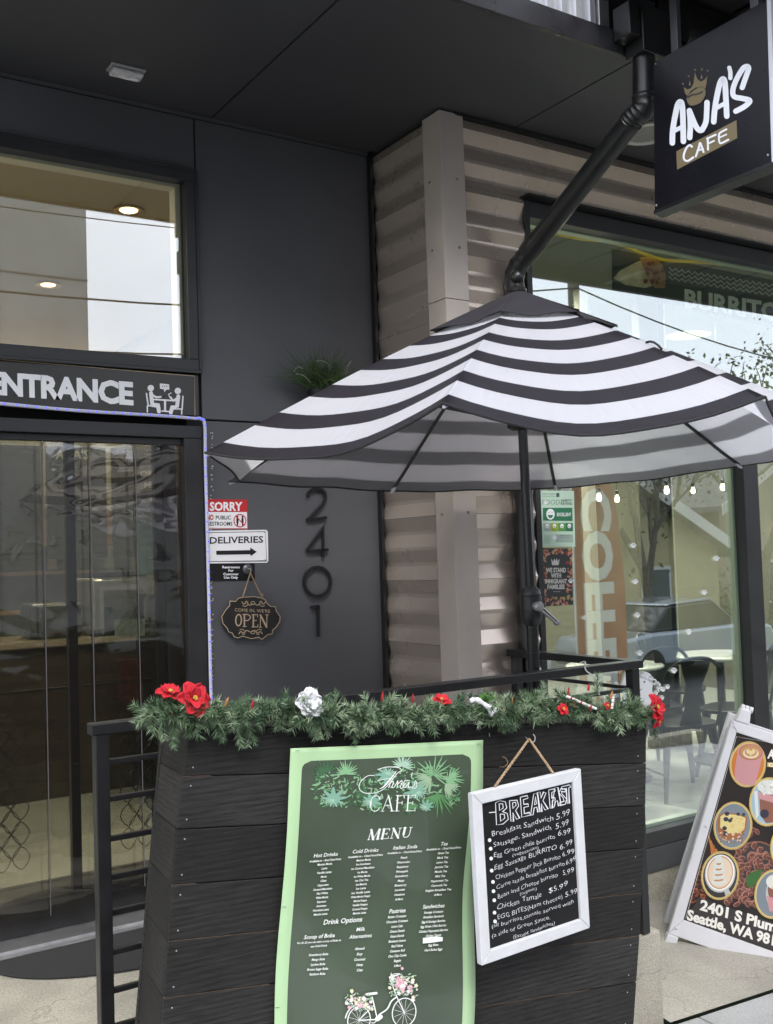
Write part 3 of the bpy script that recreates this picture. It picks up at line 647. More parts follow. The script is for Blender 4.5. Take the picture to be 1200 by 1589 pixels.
b_ = [zf(*p) for p in ell(147, 293, 40, 52)]; ppoly(b, SGo, b_, .0015, 0)
ppoly(b, SGo, [zf(*p) for p in ell(147, 300, 24, 30, 0, 14, 0, 180)], .002, 3)
for ex in (133, 162): ppoly(b, SGo, [zf(*p) for p in ell(ex, 275, 5, 4)], .002, 3)
ptext(b, SGo, 'EXCELLENT', *zf(276, 295), 5, 22, lift=.0015, m=0, off=.03)
for i, mm in enumerate((4, 5, 6, 3)):
    x0 = 80+i*70; zp(SGo, b, [(x0, 376), (x0+70, 377), (x0+71, 455), (x0+1, 454)], .001, mm)
    ppoly(b, SGo, [zf(*p) for p in ell(x0+36, 404, 17, 21)], .0015, 0); ppoly(b, SGo, [zf(*p) for p in ell(x0+36, 408, 9, 8, 0, 10, 0, 180)], .002, 1)
    ptext(b, SGo, ('OKAY', 'GOOD', 'GREAT', 'EXCELLENT')[i], *zf(x0+36, 442), 1.3, 6 if i < 3 else 9, lift=.0015, m=1)
for i in range(8):
    ptext(b, SGo, 'routine inspection %d' % i, *zf(118, 495+i*10), .9, 11, lift=.001, m=1)
zp(SGo, b, [(196, 484), (362, 484), (364, 560), (197, 558)], .0008, 4)
ptext(b, SGo, 'ANAS CAFE', *zf(285, 493), 1.6, 16, lift=.0014, m=1); ptext(b, SGo, '2401 S PLUM ST', *zf(285, 512), 1.6, 18, lift=.0014, m=1)
b.build('print', [WHITE, mat('print_dark', (.05, .09, .07), .5), mat('print_green_grey', (.10, .20, .14), .5), mat('print_green', (.02, .16, .07), .5), mat('print_grey', (.33, .42, .36), .5), mat('print_lime', (.30, .38, .02), .5), mat('print_mid_green', (.10, .30, .05), .5)], fs)
ps = thing('immigrant_families_poster', 'dark poster with a flower border reading WE STAND WITH IMMIGRANT FAMILIES', 'poster', SGo.pt(864, 898))
card('paper', SGo, [zf(58, 612), zf(352, 618), zf(364, 1150), zf(76, 1168)], mat('poster_dark', (.025, .03, .03), .45), ps, .001)
b = MB()
PK = [2, 3, 4, 5]; sd_ = random.Random(3)
for i in range(150):
    t = sd_.random()*4; e = sd_.random()**1.3
    if t < 1: x, y = 60+290*t, 625+e*(70 if .3 < t < .7 else 120)*.6
    elif t < 2: x, y = 350-e*45, 620+(t-1)*520
    elif t < 3: x, y = 75+(t-2)*285, 1150-e*75
    else: x, y = 65+e*45, 620+(t-3)*530
    if 110 < x < 300 and 690 < y < 1070: continue
    cx_, cy_ = x, y; r0 = 9+sd_.random()*12; mm = sd_.choice([0, 1, 1, 2, 3, 4])
    if mm == 4: pstroke(b, SGo, [zf(cx_-r0, cy_-r0), zf(cx_, cy_-3), zf(cx_+r0, cy_+r0*.6)], .5, .0010+i*1e-5, 4, 3)
    else:
        P = []
        for j in range(20): a = j/20*6.283; rr = r0*(.65+.35*math.cos(5*a+i)); P.append(zf(cx_+rr*math.cos(a), cy_+rr*math.sin(a)))
        ppoly(b, SGo, P, .0010+i*1e-5, mm)
for s_, y_, w_ in (('WE STAND', 822, 31), ('WITH', 874, 16), ('IMMIGRANT', 928, 34), ('FAMILIES', 980, 27)): ptext(b, SGo, s_, *zf(198, y_), 6.6, w_, lift=.003, m=5, off=.045)
ptext(b, SGo, 'seattle', *zf(205, 1025), 1.6, 11, lift=.003, m=5)
crown = [(152, 712), (170, 745), (182, 712), (194, 738), (206, 708), (214, 742), (232, 715), (222, 775), (160, 776)]
ppoly(b, SGo, [zf(*p) for p in crown], .003, 5)
b.build('print', [mat('p_orange', (.50, .17, .07), .5), mat('p_pink', (.60, .28, .22), .5), mat('p_red', (.40, .05, .04), .5), mat('p_yellow', (.5, .36, .15), .5), mat('p_leaf', (.13, .22, .10), .5), mat('p_cream', (.62, .60, .55), .5)], ps)
# paw prints, one decal each
for i, (px, py, s_, wh) in enumerate([(983, 847, 1, 'highest, beside the feather flag reflection'), (1112, 867, 1, 'high right, near the yellow siding reflection'), (986, 903, 1, 'below the highest one'), (1093, 920, 1, 'right of the pale gable line'), (885, 902, .9, 'on the flower poster'), (989, 955, 1, 'mid height above the hooped chair'), (908, 959, .9, 'right of the umbrella crank handle'), (1069, 981, 1.1, 'above the right metal chair'), (993, 1014, 1.1, 'over the left table edge'), (1046, 1041, 1.1, 'right of the WELCOME letters'), (860, 835, .8, 'on the food safety poster'), (846, 780, .7, 'over the word FOOD')]):
    S = SGo2 if i in (4, 10, 11) else SGo
    b = MB(); r0 = 4.2*s_*.72; 
    ppoly(b, S, ell(px, py+r0*.35, r0*.95, r0*.8, .2, 12), .004 if S is SGo2 else .0015)
    for dx, dy in ((-1.15, -.35), (-.42, -1.05), (.45, -1.05), (1.15, -.3)): ppoly(b, S, ell(px+dx*r0, py+dy*r0, r0*.38, r0*.5, 0, 8), .004 if S is SGo2 else .0015)
    tag(b.build('paw_sticker', WHITE), 'small white paw print sticker on the shop window, %s' % wh, 'sticker', 'paw print stickers')
b = MB()
body = [(967, 1080), (963, 1068), (968, 1052), (972, 1042), (980, 1045), (990, 1044), (1000, 1042), (1010, 1047), (1013, 1060), (1012, 1072), (1016, 1085), (1014, 1102), (985, 1104), (968, 1098)]
ppoly(b, SGo, [tuple(p[:2]) for p in smooth_pts([Vector((x, y, 0)) for x, y in body], 4, True)], .001, 0)
for ex, ey in ((981, 1060), (1000, 1058)): ppoly(b, SGo, ell(ex, ey, 1.6, 2, 0, 8), .0015, 1)
pstroke(b, SGo, [(985, 1070), (990, 1073), (996, 1069)], 1, .0015, 1, 3)
for i, ch_ in enumerate('WELCOME'):
    a = R_(4+i*9.2); cx_, cy_ = 985+46*math.sin(a), 1093-47*math.cos(a); ptext(b, SGo, ch_, cx_, cy_, 8, None, rot=a, off=.03, lift=.001)
for px, py in ((1021, 1062), (1029, 1070), (1018, 1075), (1027, 1083), (998, 1031), (956, 1062), (952, 1078), (1036, 1066)):
    ppoly(b, SGo, ell(px, py+1, 3, 2.4, 0, 10), .001)
    for dx, dy in ((-2.8, -1), (-1, -3), (1.2, -3), (3, -1)): ppoly(b, SGo, ell(px+dx, py+dy, 1, 1.2, 0, 6), .001)
tag(b.build('welcome_decal', [WHITE, mat('decal_grey', (.2, .2, .2))]), 'white cat face window decal under curved WELCOME lettering beside the red flower', 'decal')

# ---------------------------------------------------------------- signs on the entrance wall
SW = Surf((0, YD, 0), (0, 1, 0))
def wallsign(S, q, t, m, parent, name='plate'): return card(name, S, q, m, parent, t)
# ENTRANCE board above the door
SE = Surf((0, YD-.022, 0), (0, 1, 0))
t = thing('entrance_sign', 'long black ENTRANCE board with a white pictogram of two diners, above the doorway', 'sign', (1.3, YD-.02, 2.31))
MB().box((-2.5, YD-.022, 2.218), (1.846, YD+.01, 2.405)).build('board', mat('board_dark', (.035, .034, .033), .3, var=.15, vscale=6), t, bevel=.002)
b = MB(); ptext(b, SE, 'ENTRANCE', 94, 602, 33, 226, slope=.078, lean=-.02, lift=.0015, off=.045, space=.95)
ze = lambda x, y: (x/3, 500+y/3)
def P3(pts, w_, l, m=0, sm=0): pstroke(b, SE, [ze(*p) for p in pts], w_, l, m, sm)
def E3(cx, cy, rx, ry, l, m=0): ppoly(b, SE, [ze(*p) for p in ell(cx, cy, rx, ry, 0, 16)], l, m)
E3(702, 307, 15, 15, .0015); E3(828, 320, 15, 15, .0015)
P3([(682, 332), (690, 388), (744, 397)], 2.2, .0015); P3([(686, 390), (686, 418)], 2, .0018); P3([(744, 397), (744, 420)], 2, .0018)
P3([(703, 330), (708, 380), (735, 386), (740, 416)], 6, .0021); P3([(708, 338), (728, 350), (748, 348)], 3, .0024)
P3([(852, 345), (848, 404), (800, 404)], 2.2, .0015); P3([(846, 404), (846, 428)], 2, .0018); P3([(800, 404), (800, 426)], 2, .0018)
P3([(830, 345), (824, 392), (802, 396), (795, 420)], 6, .0021); P3([(826, 352), (806, 366), (794, 350)], 3, .0024)
P3([(716, 360), (820, 366)], 2.4, .0027); P3([(768, 366), (768, 410)], 3.4, .003); P3([(754, 414), (784, 416)], 2.2, .0033); P3([(790, 352), (784, 336), (796, 330)], 1.4, .0035)
ppoly(b, SE, [ze(*p) for p in [(744, 285), (787, 289), (789, 314), (775, 314), (766, 326), (762, 312), (745, 310)]], .0015)
for ex in (756, 766, 776): E3(ex, 299, 2.5, 2.5, .003, 1)
P3([(2, 174), (906, 251), (908, 436)], .8, .0012, 2)
b.build('lettering', [WHITE, BLACKP, mat('thin_gold_line', (.55, .42, .25), .4)], t)
# SORRY
S1 = Surf((0, YD-.003, 0), (0, 1, 0)); z1 = lambda x, y: (300+x/3.4286, 700+y/3.4286)
t = thing('restroom_sign', 'small red and white sign reading SORRY NO PUBLIC RESTROOMS, topmost of the door side signs', 'sign', S1.pt(352, 798))
wallsign(S1, [z1(66, 256), z1(287, 258), z1(291, 417), z1(70, 414)], .002, WHITE, t)
RED = mat('sign_red', (.52, .025, .03), .45); b = MB()
ppoly(b, S1, [z1(66, 256), z1(287, 258), z1(289, 324), z1(68, 323)], .001, 0)
pstroke(b, S1, [z1(68, 260), z1(285, 262), z1(289, 413), z1(72, 410)], .9, .0016, 0, closed=True)
ptext(b, S1, 'SORRY', *z1(174, 294), 13, 51, lift=.0022, m=1, off=.035)
ptext(b, S1, 'NO', *z1(90, 352), 8, 10.5, lift=.0012, m=0, off=.04); ptext(b, S1, 'PUBLIC', *z1(160, 353), 6, 23.5, lift=.0012, m=2, off=.015); ptext(b, S1, 'RESTROOMS', *z1(141, 386), 6, 39, lift=.0012, m=2, off=.015)
pstroke(b, S1, [z1(*p) for p in ell(248, 370, 32, 33, 0, 24)], 1.5, .0016, 0, closed=True)
for ex in (235, 262):
    ppoly(b, S1, [z1(*p) for p in ell(ex, 350, 5, 6, 0, 10)], .0012, 2); pstroke(b, S1, [z1(ex, 360), z1(ex, 380)], 3.2, .0012, 2); pstroke(b, S1, [z1(ex, 378), z1(ex, 394)], 2, .0013, 2)
pstroke(b, S1, [z1(226, 346), z1(271, 394)], 1.4, .0020, 0)
b.build('print', [RED, WHITE, BLACKP], t)
# DELIVERIES
t = thing('deliveries_sign', 'white rounded DELIVERIES sign with a black arrow pointing right', 'sign', S1.pt(367, 848))
S2 = Surf((0, YD-.004, 0), (0, 1, 0))
q = smooth_pts([Vector((*z1(*p), 0)) for p in ((76, 424), (230, 421), (388, 419), (397, 428), (399, 505), (400, 585), (392, 594), (230, 596), (80, 598), (74, 590), (73, 505), (70, 432))], 1, True)
wallsign(S2, [tuple(p[:2]) for p in q], .003, mat('white_sign_sheet', (.82, .82, .84), .3), t)
b = MB(); pstroke(b, S2, [z1(*p) for p in ((78, 434), (384, 428), (390, 584), (84, 588))], .9, .001, 0, closed=True)
ptext(b, S2, 'DELIVERIES', *z1(230, 472), 10, 83, slope=-.02, lift=.001, off=.02)
ppoly(b, S2, [z1(*p) for p in ((122, 530), (303, 527), (303, 513), (338, 536), (305, 559), (304, 549), (123, 552))], .001)
for p in ((84, 440), (378, 434), (382, 578), (86, 582)): ppoly(b, S2, [z1(*q_) for q_ in ell(*p, 2.6, 2.6, 0, 8)], .0012)
b.build('print', [BLACKP], t)
# black plaque
t = thing('customer_restroom_plaque', 'small black plaque reading Restrooms For Customer Use Only under the DELIVERIES sign', 'sign', S1.pt(358, 888))
wallsign(S1, [z1(82, 600), z1(327, 597), z1(329, 688), z1(90, 692)], .002, mat('gloss_black', (.01, .01, .011), .15), t); b = MB()
for s_, y_, w_ in (('Restrooms', 617, 27), ('For', 635, 8), ('Customer', 654, 24), ('Use Only', 672, 22)): ptext(b, S1, s_, *z1(201, y_), 3.6, w_, lift=.001, off=.03)
b.build('print', [WHITE], t)
# OPEN sign on a twine, hung from a suction hook
S3 = Surf((0, YD-.030, 0), (0, 1, 0))
t = thing('open_sign', 'scalloped black hanging sign reading COME IN WE ARE OPEN in gold, on a twine loop', 'sign', S3.pt(388, 955))
half = [(325, 774), (362, 782), (384, 792), (390, 808), (410, 826), (436, 828), (441, 850), (462, 880), (460, 906), (440, 938), (422, 952), (420, 972), (396, 976), (378, 990), (366, 1002), (348, 990), (310, 998)]
hl = [(300, 776), (262, 778), (238, 784), (226, 800), (194, 798), (194, 822), (172, 846), (152, 880), (158, 916), (182, 944), (188, 962), (208, 968), (218, 988), (240, 994), (262, 984)]
q = [z1(*p) for p in half]+[z1(*p) for p in reversed(hl)]
card('board', S3, q, mat('open_board', (.016, .014, .013), .5, var=.2, vscale=30), t, .009)
GOLD = mat('gold_print', (.55, .42, .29), .5); b = MB()
pstroke(b, S3, q, 1.0, .0012, 0, closed=True)
ptext(b, S3, "COME IN, WE'RE", *z1(315, 848), 5, 55, slope=.04, lift=.001, off=.0)
zo = lambda x, y: z1(x, y)
def S4(pts, w_, l, sm=0, closed=False): pstroke(b, S3, [zo(*p) for p in pts], w_, l, 0, sm, closed)
S4([(p[0], p[1]) for p in ell(241, 899, 15, 30, .05, 24)], 1.9, .0012, closed=True)
S4([(272, 870), (272, 932)], 2.2, .0012); S4([(264, 869), (292, 870), (304, 884), (292, 900), (276, 901)], 1.5, .0014, 3); S4([(264, 933), (282, 933)], 1.1, .0016)
S4([(320, 871), (319, 935)], 2.2, .0012); 
for y_ in (871, 935): S4([(312, y_), (342, y_-1 if y_ < 900 else y_)], 1.3, .0014)
S4([(342, 871), (342, 882)], 1.1, .0016); S4([(343, 922), (343, 934)], 1.1, .0016); S4([(320, 901), (336, 901)], 1.2, .0017)
S4([(358, 873), (356, 936)], 1.3, .0012); S4([(357, 872), (390, 936)], 2.6, .0014); S4([(390, 936), (392, 872)], 1.3, .0016); S4([(384, 871), (400, 871)], 1.1, .0018); S4([(350, 937), (364, 937)], 1.1, .0018)
for sx in (-1, 1):
    for yy, sg in ((812, 1), (962, -1)):
        c0 = 321 if yy < 900 else 305
        S4([(c0+sx*4, yy), (c0+sx*22, yy+8*sg), (c0+sx*36, yy-6*sg), (c0+sx*52, yy+2*sg), (c0+sx*62, yy-10*sg)], 1.2, .0012+.0003*(sx > 0), 4)
        S4([(c0+sx*30, yy+4*sg), (c0+sx*44, yy+14*sg), (c0+sx*58, yy+10*sg)], 1.0, .0018+.0003*(sx > 0), 4)
        S4([(c0+sx*46, yy-8*sg), (c0+sx*40, yy-14*sg), (c0+sx*30, yy-10*sg)], .9, .0024+.0003*(sx > 0), 4)
for yy in (808, 964): S4(ell(316, yy, 11, 8, 0, 14), .9, .003, closed=True)
b.build('lettering', [GOLD], t)
TW = mat('twine', (.36, .25, .15), .9, var=.3, vscale=60, bump=.6, bscale=200)
hk = S3.pt(*z1(302, 632), 0)
MB().tube([S3.pt(*z1(262, 780), .002), S3.pt(*z1(300, 655), .004), hk+Vector((0, -.01, 0)), S3.pt(*z1(306, 655), .004), S3.pt(*z1(368, 782), .002)], .0028, 6).build('twine_loop', TW, t, smooth=True)
b = MB()
for i in range(5): b.lathe([(.0001, -.006), (.004, 0), (.0001, .006)], S3.pt(*z1(364+i % 2*4, 760+i*5), .003), 8)
b.build('twine_knot', TW, t, smooth=True)
t = thing('suction_hook', 'round dark suction cup hook on the black plaque that holds the twine', 'hook', hk)
MB().lathe([(.0001, .012), (.010, .010), (.022, .002), (.024, 0), (.024, -.002)], (hk.x, YD-.005, hk.z+.004), 24, axis='Y').build('cup', mat('dark_cup', (.08, .08, .085), .15), t, smooth=True)
MB().tube([(hk.x, YD-.014, hk.z+.006), (hk.x, YD-.034, hk.z+.006), (hk.x, YD-.042, hk.z-.004), (hk.x, YD-.034, hk.z-.010)], .0025, 8).build('hook', ALU, t, smooth=True)
# house numbers
S5 = Surf((0, YD-.022, 0), (0, 1, 0)); NUM = mat('number_black', (.010, .010, .011), .35)
def numeral(lab, cx_, cy_, strokes, name='house_number'):
    b = MB()
    for pts, w_, sm, cl in strokes:
        P = [Vector((x, y, 0)) for x, y in [z1(*p) for p in pts]]
        if sm: P = smooth_pts(P, sm, cl)
        Q = [S5.pt(p.x, p.y) for p in P]; k = len(Q); n_ = []
        for i in range(k):
            tt = (Q[(i+1) % k]-Q[i-1]) if cl else (Q[min(i+1, k-1)]-Q[max(i-1, 0)])
            tt.normalize(); n_.append(Vector((-tt.z, 0, tt.x)))
        hw = w_/2; vs = []
        for i in range(k):
            mt = 1
            if not sm and 0 < i < k-1: mt = 1/max(.45, abs((Q[i]-Q[i-1]).normalized().dot((Q[i+1]-Q[i-1]).normalized())))
            for sg, yy in ((1, 0), (-1, 0), (-1, .012), (1, .012)): vs.append(Q[i]+n_[i]*hw*sg*mt+Vector((0, yy, 0)))
        fs_ = []
        for i in range(k if cl else k-1):
            a, c = i*4, ((i+1) % k)*4
            fs_ += [(a+j, a+(j+1) % 4, c+(j+1) % 4, c+j) for j in range(4)]
        if not cl: fs_ += [(3, 2, 1, 0), tuple((k-1)*4+j for j in range(4))]
        b.add(vs, fs_)
    p = S5.pt(*z1(cx_, cy_)); t = thing(name, lab, 'house number', p, 'house numerals 2401')
    b.build('numeral', NUM, t, bevel=.0012)
    b = MB()
    for dz in (-.04, .04): b.lathe([(.004, -.012), (.004, -.0215)], (p.x, YD-.022, p.z+dz), 8, axis='Y')
    return t
W_ = .0145
numeral('black floating numeral 2, topmost on the charcoal wall', 655, 285, [([(612, 244), (622, 214), (655, 198), (694, 210), (706, 244), (690, 282), (655, 320), (618, 362)], W_, 5, False), ([(606, 366), (714, 353)], W_, 0, False)])
numeral('black floating numeral 4, second on the charcoal wall', 660, 485, [([(604, 532), (722, 524)], W_, 0, False), ([(694, 566), (694, 408), (606, 530)], W_, 0, False)])
numeral('black floating numeral 0 like a ring, third on the charcoal wall', 664, 695, [([(p[0], p[1]) for p in ell(664, 694, 70, 77, 0, 40)], W_, 0, True)])
numeral('black floating numeral 1, lowest on the charcoal wall', 660, 903, [([(630, 832), (672, 824)], W_, 0, False), ([(668, 822), (670, 988)], W_, 0, False)])
# LED rope light round the door
t = thing('rope_light', 'white tube light with blue beads running over the doorway and down its right side', 'rope light', (1.864, YD-.03, 2.21))
def strip_px(px, py): return onp(px, py, 1, YD-.028)
A = [strip_px(x, y) for x, y in ((-60, 619), (0, 626), (120, 637), (250, 645), (300, 649))]+[strip_px(312, 650), strip_px(318, 660), strip_px(319, 720), strip_px(322, 830), strip_px(325, 960), strip_px(328, 1088), strip_px(334, 1300)]
P = smooth_pts(A, 8); MB().tube(P, .0075, 8).build('tube', mat('led_tube', (.55, .55, .68), .3), t, smooth=True)
b = MB(); acc = 0
for a, c in zip(P, P[1:]):
    n = max(1, int((c-a).length/.012))
    for i in range(n):
        acc += 1
        if acc % 3 == 0: p = a+(c-a)*(i/n); b.lathe([(.0001, -.005), (.0045, -.002), (.0045, .002), (.0001, .005)], p+Vector((rnd.uniform(-.002, .002), -.006, 0)), 6)
tag(b.build('led_bead', mat('led_blue', (.04, .05, .5), .3, emit=((.10, .12, 1), .9)), t, smooth=True), kind='stuff')
b = MB()
for py in range(670, 1085, 16):
    for k_ in range(rnd.randrange(2, 5)):
        p = onp(327+rnd.random()*4, py+rnd.random()*12, 1, YD-.001); b.lathe([(.0001, .0025), (.0035, 0), (.0030, -.0005)], p, 6, axis='Y')
tag(b.build('glue_dab', mat('old_glue', (.5, .5, .55), .4), t), kind='stuff')
# wispy plant on the wall above the parasol
pc = onp(500, 596, 1, YD-.10)
t = thing('wall_plant', 'small wispy green plant on the charcoal wall above the parasol', 'plant', pc)
b = MB()
for i in range(260):
    a = rnd.uniform(-1.25, 1.25); L_ = rnd.uniform(.08, .22)*(1 if rnd.random() < .85 else 1.4); d = Vector((math.sin(a), rnd.uniform(-.5, .25), math.cos(a)*.8)).normalized()
    p0 = pc+Vector((rnd.uniform(-.08, .08), rnd.uniform(-.02, .03), rnd.uniform(-.03, .02))); P = []
    for j in range(5): s_ = j/4; P.append(p0+d*L_*s_+Vector((rnd.uniform(-.008, .008), 0, -.05*s_*s_*abs(a))))
    b.tube(P, [.0022, .002, .0017, .0012, .0006], 4, cap=False)
b.build('foliage', mat('wispy_green', (.045, .085, .025), .7, var=.5, vscale=20), t)
b = MB()
for a0, a1 in (((458, 580), (486, 598)), ((545, 560), (535, 590)), ((470, 572), (455, 578)), ((490, 560), (520, 575))):
    b.tube(smooth_pts([onp(*a1, 1, YD-.10), onp((a0[0]+a1[0])/2, (a0[1]+a1[1])/2-6, 1, YD-.13), onp(*a0, 1, YD-.11)], 4), .0022, 5)
b.build('twig', mat('dry_twig', (.35, .33, .28), .8), t)
MB().lathe([(.05, -.07), (.07, -.01), (.072, 0), (.062, 0), (.045, -.05)], pc+Vector((0, .01, -.03)), 20).build('pot', BLK, t, smooth=True)
# soffit fittings
p = onp(196, 107, 2, ZS); t = thing('soffit_light', 'small oblong frosted light fitting on the dark soffit', 'light fitting', p)
MB().box((p.x-.075, p.y-.04, ZS-.012), (p.x+.075, p.y+.04, ZS-.0005)).build('base', mat('fitting_grey', (.30, .30, .31), .5), t, bevel=.004)
MB().box((p.x-.068, p.y-.033, ZS-.035), (p.x+.068, p.y+.033, ZS-.0125)).build('diffuser', mat('frosted_plastic', (.55, .55, .56), .35, var=.2, vscale=25, bump=.8, bscale=40), t, bevel=.012)
MB().tube([(p.x-.05, p.y-.01, ZS-.037), (p.x, p.y+.008, ZS-.038), (p.x+.05, p.y, ZS-.037)], .004, 6).build('lamp_tube', WHITE, t, smooth=True)
p = onp(1003, 205, 2, ZS); t = thing('soffit_vent', 'round cream vent grille on the soffit behind the hanging sign', 'vent', p)
MB().lathe([(.095, -.0005), (.13, -.001), (.135, -.014), (.12, -.020), (.10, -.012)], p, 36, cap=False).build('rim', mat('vent_cream', (.6, .58, .52), .5), t, smooth=True)
b = MB()
for i in range(-8, 9):
    h_ = math.sqrt(max(0, .105**2-(i*.012)**2))
    b.box((p.x-h_, p.y+i*.012-.003, ZS-.014), (p.x+h_, p.y+i*.012+.003, ZS-.008)); b.box((p.x+i*.012-.002, p.y-h_, ZS-.0078), (p.x+i*.012+.002, p.y+h_, ZS-.004))
b.build('grille', mat('vent_grey', (.42, .41, .37), .5), t)
# doormat
t = MB(); P = [(x, y) for x, y in ((.0, YD-.06), (1.66, YD-.06))]
arc = [(1.52+.66*math.cos(a), YD-.11-.42*math.sin(a)) for a in [math.pi*i/36 for i in range(37)]]
t.prism([(x, y, .002) for x, y in arc], (0, 0, .010)); o = t.build('doormat', mat('mat_black', (.022, .022, .022), .95, var=.4, vscale=60, bump=1., bscale=220), bevel=.003)
tag(o, 'half round black rough doormat before the entrance', 'doormat')

# ---------------------------------------------------------------- hanging cafe sign
XB = 3.20
bl = onp(1017, 327, 0, XB); tl = onp(1013, 97, 0, XB)
# fitted pose of the sign face: faces the door side, hangs square to the wall
R0 = Matrix(((.086, .9888, .1219), (-.9947, .0782, .0672), (.0569, -.1271, .9903)))
KS = 1.10; O = CP+(Vector((2.9172, 2.3219, 3.0799))-CP)*KS; BWd, BHt = .4706*KS, .5881*KS
MBs = Matrix.Translation(O) @ R0.to_4x4()
t = thing('hanging_sign', "black square hanging sign reading ANA'S CAFE under a gold crown, below the balcony", 'sign', mtx=MBs)
def lbox(name, a, c, m, parent, M, bevel=0):
    return MB().box(a, c, M=M).build(name, m, parent, bevel=bevel)
lbox('cabinet', (-BWd/2, 0, -BHt/2), (BWd/2, .05, BHt/2), mat('sign_black', (.008, .008, .011), .25, var=.1, spec=.3), t, MBs, .002)
lbox('end_cap', (BWd/2+.001, -.004, -BHt/2-.004), (BWd/2+.018, .054, BHt/2), mat('white_edge', (.62, .63, .70), .35), t, MBs, .002)
lbox('edge_trim', (-BWd/2-.004, -.003, -BHt/2-.016), (BWd/2+.001, .053, -BHt/2-.001), BLK, t, MBs, .001)
Sb = Surf(O, R0 @ Vector((0, -1, 0)))
for px in (1042, 1166):
    p = Sb.pt(px, 60 if px < 1100 else 8); q0 = Vector((p.x+.02, p.y, O.z+BHt/2-.03)); MB().box((q0.x-.004, q0.y-.018, q0.z), (q0.x+.02, q0.y+.018, 3.95)).build('hanger_post', mat('hanger_grey', (.09, .09, .10), .35, metal=.5), t, bevel=.002)
for c_ in ((1018, 99.5), (1019, 319), (1192, 241)):
    b = MB(); p = Sb.pt(*c_, .001); b.lathe([(.0001, .004), (.004, .003), (.005, 0)], p, 8, axis='Y'); b.build('rivet', ALU, t)
b = MB(); zb_ = lambda x, y: (900+x/4, y/4)
def SB4(pts, w_, l, sm=5, wp=None, m=0): pstroke(b, Sb, [zb_(*p) for p in pts], w_/4, l, m, sm, wprof=wp)
SB4([(576, 888), (580, 800), (604, 670), (622, 634), (636, 650), (642, 740), (645, 878)], 35, .0020)
SB4([(592, 812), (636, 790)], 26, .0026, 0)
SB4([(684, 855), (688, 770), (682, 688)], 34, .0020); SB4([(682, 688), (720, 780), (745, 810), (762, 808)], 34, .0024); SB4([(762, 808), (785, 760), (790, 700), (792, 638)], 34, .0028)
SB4([(833, 757), (842, 660), (868, 530), (888, 492), (902, 512), (908, 600), (914, 722)], 35, .0020); SB4([(852, 672), (908, 640)], 26, .0026, 0)
SB4([(930, 422), (936, 450), (936, 486)], 27, .002)
SB4([(1010, 545), (1036, 470), (1050, 428), (1040, 414), (1012, 430), (972, 500), (952, 560), (960, 600), (1010, 612), (1052, 622), (1054, 636), (1022, 664), (970, 692)], 33, .0022)
# gold band and CAFE
ppoly(b, Sb, [zb_(*p) for p in ((600, 940), (974, 746), (978, 858), (604, 1054))], .001, 1)
SB4([(698, 912), (684, 902), (664, 920), (648, 960), (650, 990), (672, 1000), (706, 978)], 13, .0022)
SB4([(722, 972), (740, 920), (748, 888), (758, 910), (770, 945)], 13, .0022); SB4([(730, 938), (768, 926)], 10, .0026, 0)
SB4([(796, 858), (798, 930)], 13, .0022); SB4([(792, 862), (846, 838)], 12, .0026, 0); SB4([(798, 894), (836, 876)], 11, .0030, 0)
SB4([(912, 804), (878, 822), (866, 838), (868, 880), (880, 890), (924, 868)], 12, .0022); SB4([(868, 856), (912, 836)], 10, .0026, 0)
# crown over a coffee bean
cr_ = [(645, 540), (670, 556), (690, 548), (706, 520), (716, 450), (730, 490), (752, 508), (776, 494), (792, 472), (788, 515), (778, 560), (755, 540), (720, 545), (690, 565), (668, 598), (655, 580)]
ppoly(b, Sb, [zb_(*p) for p in cr_], .001, 1)
bean = smooth_pts([Vector((x, y, 0)) for x, y in ((663, 612), (680, 585), (715, 556), (755, 540), (780, 556), (782, 590), (755, 635), (715, 655), (680, 652))], 4, True)
ppoly(b, Sb, [zb_(p.x, p.y) for p in bean], .0014, 1)
SB4([(672, 606), (700, 590), (735, 584), (762, 570)], 9, .002, m=2)
pstroke(b, Sb, [zb_(p.x, p.y) for p in bean], .9, .0018, 2, closed=True)
for x, y in ((641, 521), (677, 474), (716, 434), (759, 431), (795, 440)):
    P = [zb_(x+(9 if j % 2 else 4)*math.cos(j*math.pi/5+.3), y+(9 if j % 2 else 4)*math.sin(j*math.pi/5+.3)) for j in range(10)]; ppoly(b, Sb, P, .001, 1)
for x, y in ((683, 515), (756, 474)): ppoly(b, Sb, [zb_(*p) for p in ((x-6, y+14), (x, y-16), (x+7, y+12), (x, y+18))], .001, 1)
b.build('lettering', [mat('sign_white', (.80, .82, .88), .45), mat('sign_gold', (.18, .140, .075), .5), mat('sign_black_print', (.012, .012, .018), .4)], t)

